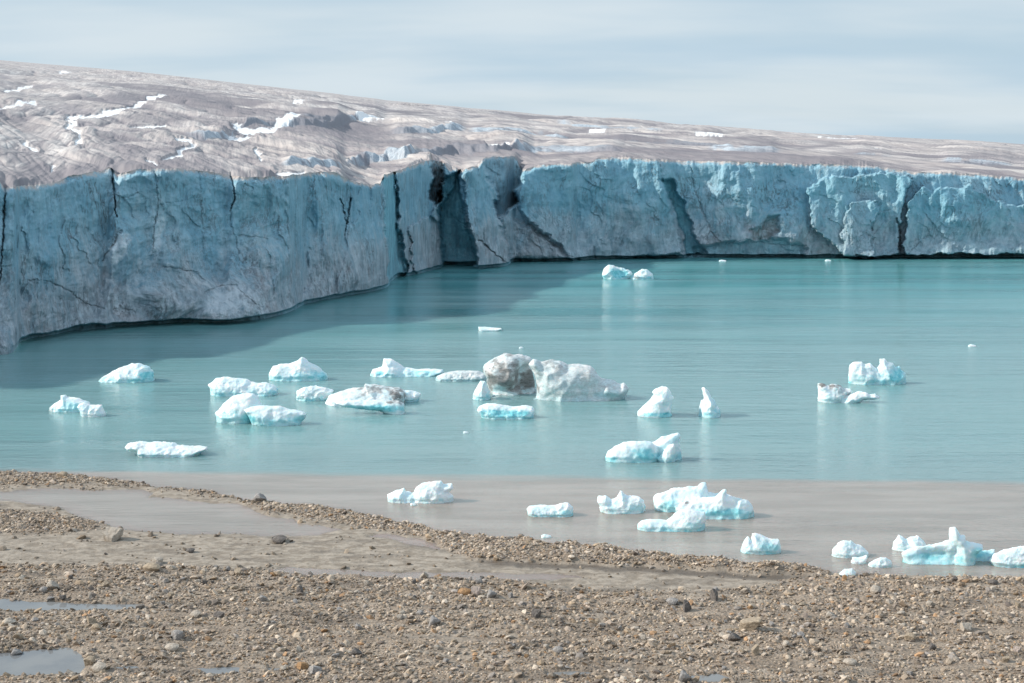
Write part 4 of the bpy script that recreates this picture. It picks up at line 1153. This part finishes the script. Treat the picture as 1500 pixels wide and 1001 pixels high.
berg('small ribbed rounded iceberg touching the left tip of the dirty floe', A7, S7,
     [([(608, 405), (615, 365), (650, 345), (700, 338), (780, 345), (820, 365), (805, 400), (740, 422), (650, 424), (615, 422)], 0, 1)], dirt_shade=[(700, 375, 90, 40, .16)], rough=1.2)
berg('broad cream floe with brown debris at its right end and a teal undercut foot', A7, S7,
     [([(738, 425), (800, 395), (860, 368), (940, 350), (1000, 340), (1005, 325), (1060, 330), (1120, 340), (1200, 348), (1235, 365), (1238, 400), (1228, 432), (1100, 445), (870, 446), (760, 440)], -0.5, 1.2),
      ([(830, 436), (900, 420), (1100, 420), (1200, 420), (1232, 440), (1236, 492), (1100, 486), (980, 472), (870, 458)], -1.0, .6)],
     blue=[(1080, 470, 220, 26, 1.2)], dirt_shade=[(1195, 385, 60, 50, .95), (1060, 360, 110, 26, .7), (1000, 375, 230, 50, .22)], mat=M_DIRTY, low=.2)
berg('bluish white lump half hidden behind the right end of the dirty floe', A7, S7,
     [([(1180, 385), (1220, 362), (1260, 362), (1330, 380), (1322, 402), (1295, 441), (1180, 441)], 1.2, 1)], blue=[(1270, 420, 50, 22, .5)])
berg('low smooth grey iceberg lying left of the largest iceberg', A8, S8,
     [([(-40, 482), (0, 455), (60, 430), (160, 415), (300, 418), (360, 440), (370, 495), (200, 498), (60, 490)], 0.6, 1)],
     dirt_shade=[(160, 450, 240, 50, .22)], blue=[(200, 488, 180, 16, .5)], mat=M_DIRTY, rough=.7, base_dirt=.3)
berg('largest iceberg, with a grey dirty hollowed left half and a long whitish right half', A8, S8,
     [([(340, 415), (350, 375), (420, 325), (500, 288), (580, 288), (680, 320), (705, 350), (690, 400), (715, 480), (730, 590), (600, 602), (400, 590), (395, 540), (365, 470), (345, 440)], 0.5, 1),
      ([(600, 628), (660, 606), (700, 580), (725, 560), (720, 480), (690, 420), (668, 370), (705, 325), (760, 350), (800, 340), (900, 345), (960, 375), (1030, 375), (1130, 382), (1160, 400), (1210, 470), (1280, 485), (1340, 515), (1370, 505), (1405, 540), (1395, 575), (1335, 592), (1330, 626), (1100, 632), (900, 634), (700, 632)], -0.3, .9),
      ([(395, 610), (400, 590), (500, 590), (640, 592), (740, 600), (740, 628), (600, 622), (480, 612)], -0.1, .6)],
     blue=[(930, 530, 180, 50, .42), (1250, 590, 140, 40, .6)],
     dirt_shade=[(640, 500, 90, 105, 1.0), (540, 305, 40, 20, .8), (500, 450, 175, 165, .95), (850, 370, 110, 40, .5), (1270, 520, 90, 30, .45), (1000, 450, 400, 130, .34)],  # first spot paints shade into the carved hollow
     mat=M_DIRTY, low=.2, rough=1.15, base_dirt=.3, carve=[(645, 480, 60, 90, 3.2), (580, 550, 90, 45, 1.0)])
berg('small pale cone of ice before the grey end of the largest iceberg', A8, S8,
     [([(245, 622), (270, 580), (300, 520), (320, 488), (355, 490), (370, 530), (390, 570), (400, 625), (320, 632)], 0, 1)], blue=[(350, 600, 60, 25, .35)], dirt_shade=[(340, 560, 30, 50, .2)])
berg('bright blue bean shaped iceberg in front of the largest iceberg', A8, S8,
     [([(293, 705), (310, 675), (370, 657), (430, 657), (560, 680), (650, 670), (700, 680), (715, 705), (700, 748), (600, 760), (450, 768), (350, 762), (320, 740)], 0, 1)],
     blue=[(500, 735, 220, 40, 1.1), (600, 700, 60, 30, .4)], rough=.6)
berg('thin flat sliver of ice alone behind the largest iceberg', A8, S8, [([(303, 95), (340, 95), (470, 105), (475, 113), (380, 126), (315, 126)], 0, 1)], low=.2)
berg('white leaning slab iceberg with turquoise foot, left of the pointed spire', B1, T1,
     [([(365, 540), (370, 515), (440, 450), (490, 390), (480, 375), (500, 352), (550, 340), (590, 342), (618, 370), (622, 395), (636, 412), (620, 470), (615, 510), (650, 530), (660, 556), (500, 558), (370, 552)], 0, .8)],
     blue=[(600, 545, 80, 22, 1.3), (480, 540, 80, 16, .9), (640, 500, 30, 60, .8)], low=.3)
berg('pointed white spire of ice standing in open water right of the leaning slab', B1, T1,
     [([(790, 550), (800, 520), (830, 470), (838, 435), (855, 430), (845, 350), (858, 340), (880, 355), (905, 390), (935, 430), (950, 470), (975, 500), (982, 535), (965, 558), (860, 560), (795, 558)], 0, .9)],
     blue=[(940, 450, 40, 60, .6), (900, 545, 60, 18, .9)])
berg('smooth iceberg with a hooked head on its right, nearest the silty shallows', B1, T1,
     [([(120, 872), (140, 840), (150, 805), (200, 775), (270, 740), (350, 728), (420, 728), (470, 740), (500, 760), (520, 800), (520, 870), (430, 885), (320, 888), (140, 882)], 0, 1),
      ([(440, 860), (470, 742), (500, 735), (550, 695), (610, 675), (670, 672), (685, 695), (675, 740), (690, 800), (702, 880), (650, 884), (600, 870), (560, 868)], 0.5, .6),
      ([(515, 860), (560, 810), (600, 765), (635, 755), (650, 800), (648, 850), (645, 884), (530, 882)], -0.2, .6)],
     blue=[(420, 840, 120, 60, 1.0), (640, 720, 45, 30, .5), (675, 840, 30, 50, .8), (540, 790, 60, 40, .5)], rough=.7)
berg('castle like white iceberg with a tower and blue right side, at far right', B2, T2,
     [([(415, 402), (415, 340), (425, 280), (450, 258), (510, 252), (530, 268), (575, 265), (605, 290), (620, 300), (640, 270), (640, 228), (680, 225), (700, 250), (735, 265), (760, 290), (785, 285), (800, 310), (830, 330), (842, 402), (790, 412), (740, 418), (620, 415), (500, 410)], 0, .8)],
     blue=[(770, 350, 80, 70, 1.0), (660, 400, 60, 20, .9), (490, 320, 20, 40, .4)])
berg('ice chunk with brown crusted top and low tail, before the castle like iceberg', B2, T2,
     [([(190, 445), (190, 408), (230, 405), (260, 420), (300, 415), (355, 420), (370, 440), (430, 450), (440, 470), (400, 500), (345, 545), (240, 550), (200, 547)], 0, .9),
      ([(330, 550), (350, 525), (420, 490), (490, 470), (540, 472), (570, 490), (610, 485), (640, 515), (600, 527), (520, 532), (420, 540), (400, 551)], -0.2, .8)],
     dirt_shade=[(230, 415, 35, 18, 1.0), (315, 428, 50, 22, 1.0), (370, 470, 50, 40, .35)], blue=[(290, 520, 60, 40, .5)], low=.25)
berg('small white iceberg with a lumpy crown, leftmost in the silty shallows', B3, T3,
     [([(122, 238), (122, 205), (150, 185), (190, 165), (230, 152), (240, 180), (290, 185), (305, 150), (340, 125), (430, 108), (470, 105), (485, 130), (540, 130), (545, 160), (520, 180), (545, 205), (552, 242), (480, 250), (370, 252), (300, 250), (250, 252), (180, 247)], 0, .9)],
     blue=[(290, 215, 60, 40, .45), (450, 235, 90, 14, .4)], low=.2)
berg('smooth low bluish floe alone in the shallows between two white bergs', B3, T3,
     [([(1022, 292), (1040, 270), (1100, 265), (1210, 265), (1240, 252), (1290, 250), (1320, 275), (1328, 330), (1250, 340), (1150, 340), (1050, 332)], 0, 1)],
     blue=[(1290, 315, 60, 30, .7), (1130, 290, 70, 25, .35)], rough=.6)
berg('jagged white iceberg with a short horn, in the shallows left of the big jagged one', B4, T4,
     [([(155, 245), (165, 215), (210, 205), (240, 230), (270, 220), (300, 170), (320, 170), (350, 205), (430, 210), (455, 235), (464, 302), (430, 320), (250, 320), (180, 314), (170, 270)], 0, .9)],
     blue=[(390, 290, 90, 40, .6), (260, 300, 30, 30, .6)], low=.3)
berg('big jagged white iceberg with turquoise flanks, largest in the shallows', B4, T4,
     [([(515, 220), (535, 185), (620, 170), (650, 160), (720, 145), (800, 135), (820, 118), (855, 120), (870, 180), (910, 190), (950, 200), (940, 300), (640, 322), (540, 312), (520, 280)], 0.5, .9),
      ([(650, 270), (720, 240), (800, 230), (910, 210), (950, 172), (985, 160), (990, 200), (1060, 215), (1130, 235), (1160, 270), (1192, 312), (1150, 335), (1000, 345), (860, 345), (700, 330)], -0.3, .8)],
     blue=[(620, 265, 60, 45, .9), (980, 315, 190, 35, 1.1)], dirt_shade=[(730, 245, 14, 10, 1.0), (690, 265, 40, 14, .3)], rough=1.3)
berg('smooth sloping white floe in front of the big jagged iceberg', B4, T4,
     [([(410, 410), (415, 385), (440, 365), (500, 358), (600, 360), (650, 335), (690, 295), (740, 288), (800, 300), (850, 310), (857, 360), (835, 415), (740, 425), (600, 430), (450, 427)], -0.2, .8)],
     blue=[(780, 395, 90, 30, .6), (740, 345, 60, 25, .25)], rough=.7)
berg('small blue tinted iceberg with a notched top, close to the beach', B4, T4,
     [([(1075, 555), (1090, 520), (1120, 470), (1130, 465), (1145, 490), (1155, 450), (1180, 450), (1260, 480), (1330, 490), (1342, 540), (1332, 577), (1200, 582), (1080, 579)], 0, .9)],
     blue=[(1280, 540, 80, 45, .8), (1170, 560, 80, 30, .5)])
berg('rounded white berg with grey right side, nearest the beached ice', B5, T5,
     [([(170, 350), (185, 310), (220, 260), (260, 242), (310, 245), (350, 270), (385, 280), (430, 320), (442, 352), (400, 362), (280, 362), (180, 360)], 0, .9)], blue=[(400, 335, 50, 30, .5)], low=.25)
berg('tiny white ice lump just in front of the rounded berg', B5, T5,
     [([(312, 385), (320, 360), (370, 358), (420, 340), (425, 355), (415, 388), (390, 405), (330, 400)], 0, .9)], low=.15, name='ice_chunk', cat='ice chunk')
berg('small pale ice dome right of the tiny lump', B5, T5,
     [([(430, 408), (460, 385), (510, 357), (550, 360), (590, 385), (607, 412), (570, 428), (460, 427)], 0, .9)], blue=[(560, 410, 50, 20, .35)], low=.2, name='ice_chunk', cat='ice chunk')
berg('ice lump stranded on the gravel at the edge of the lake', B5, T5,
     [([(180, 492), (230, 470), (270, 440), (320, 435), (345, 460), (335, 494)], 0, .9)], dirt_shade=[(215, 480, 40, 15, .3)], low=.1, name='ice_chunk', cat='ice chunk', ground=0.06)
berg('knobbly white iceberg behind the bowl shaped one', B5, T5,
     [([(555, 325), (565, 290), (610, 245), (640, 208), (665, 215), (690, 235), (720, 215), (775, 210), (800, 235), (828, 270), (805, 315), (700, 335), (600, 334)], 0.6, .9)], low=.2, rough=1.2)
berg('turquoise bowl shaped iceberg carrying a tall white pillar', B5, T5,
     [([(660, 330), (690, 315), (800, 290), (900, 260), (980, 240), (1040, 240), (1080, 300), (1060, 395), (960, 404), (850, 408), (720, 402), (690, 375)], 0, .8),
      ([(985, 200), (990, 155), (1030, 150), (1050, 180), (1060, 205), (1095, 210), (1100, 245), (1150, 255), (1210, 270), (1215, 300), (1170, 330), (1150, 395), (1100, 410), (1010, 410), (965, 372), (1000, 330), (1020, 280), (990, 240)], -0.1, .6),
      ([(1080, 320), (1200, 305), (1300, 302), (1310, 390), (1270, 405), (1150, 405), (1080, 402)], 0.6, .7)],
     blue=[(860, 360, 180, 50, 1.0), (1190, 340, 90, 60, .9), (1100, 270, 60, 40, .5)], rough=.7, carve=[(890, 350, 140, 50, .5)])
berg('white lump of ice cut by the right photo edge beside the bowl shaped berg', B5, T5,
     [([(1265, 380), (1290, 330), (1380, 305), (1440, 290), (1500, 285), (1560, 300), (1590, 350), (1575, 426), (1400, 428), (1350, 408)], 0, .9)], blue=[(1440, 415, 120, 22, .6), (1400, 340, 60, 40, .2)])
berg('far white iceberg with a hollow turquoise front, below the distant ice cliff', A4, S4,
     [([(683, 835), (690, 800), (720, 780), (745, 785), (760, 795), (810, 798), (840, 815), (850, 832), (810, 857), (760, 859), (700, 858)], 0, .9)], blue=[(780, 830, 50, 32, 1.2)], carve=[(780, 832, 40, 28, 1.0)])
berg('far low white iceberg touching the right of the hollow fronted one', A4, S4,
     [([(815, 858), (860, 830), (900, 805), (930, 805), (960, 830), (972, 856), (900, 859)], 0, .9)], dirt_shade=[(870, 848, 16, 8, .6)])
# brash ice
for lab, ox, oy, w_, h_ in [('speck of drift ice just behind the largest iceberg', 763.5, 509.5, 8, 3), ('speck of drift ice below the bright blue berg', 682.5, 633.5, 10, 3.5),
                            ('speck of drift ice alone far right in open water', 1424, 506.5, 14, 4), ('speck of ice at the foot of the far cliff in mid wall', 1058.5, 382, 13, 2.6),
                            ('speck of ice at the foot of the far cliff, rightmost', 1213, 381.5, 11, 2.4), ('small white ice bit stranded at the spit edge', 800, 785.5, 18, 6),
                            ('tiny ice bit in front of the leftmost shallows berg', 605.5, 739, 11, 4.6)]:
    berg(lab, (ox, oy), 1.0, [([(-w_ / 2, h_ * .4), (-w_ * .4, -h_ * .2), (-w_ * .15, -h_ / 2), (w_ * .15, -h_ * .35), (w_ * .4, -h_ * .1), (w_ / 2, h_ * .4), (0, h_ / 2)], 0, 1)], low=.15, name='ice_chunk', cat='ice chunk')
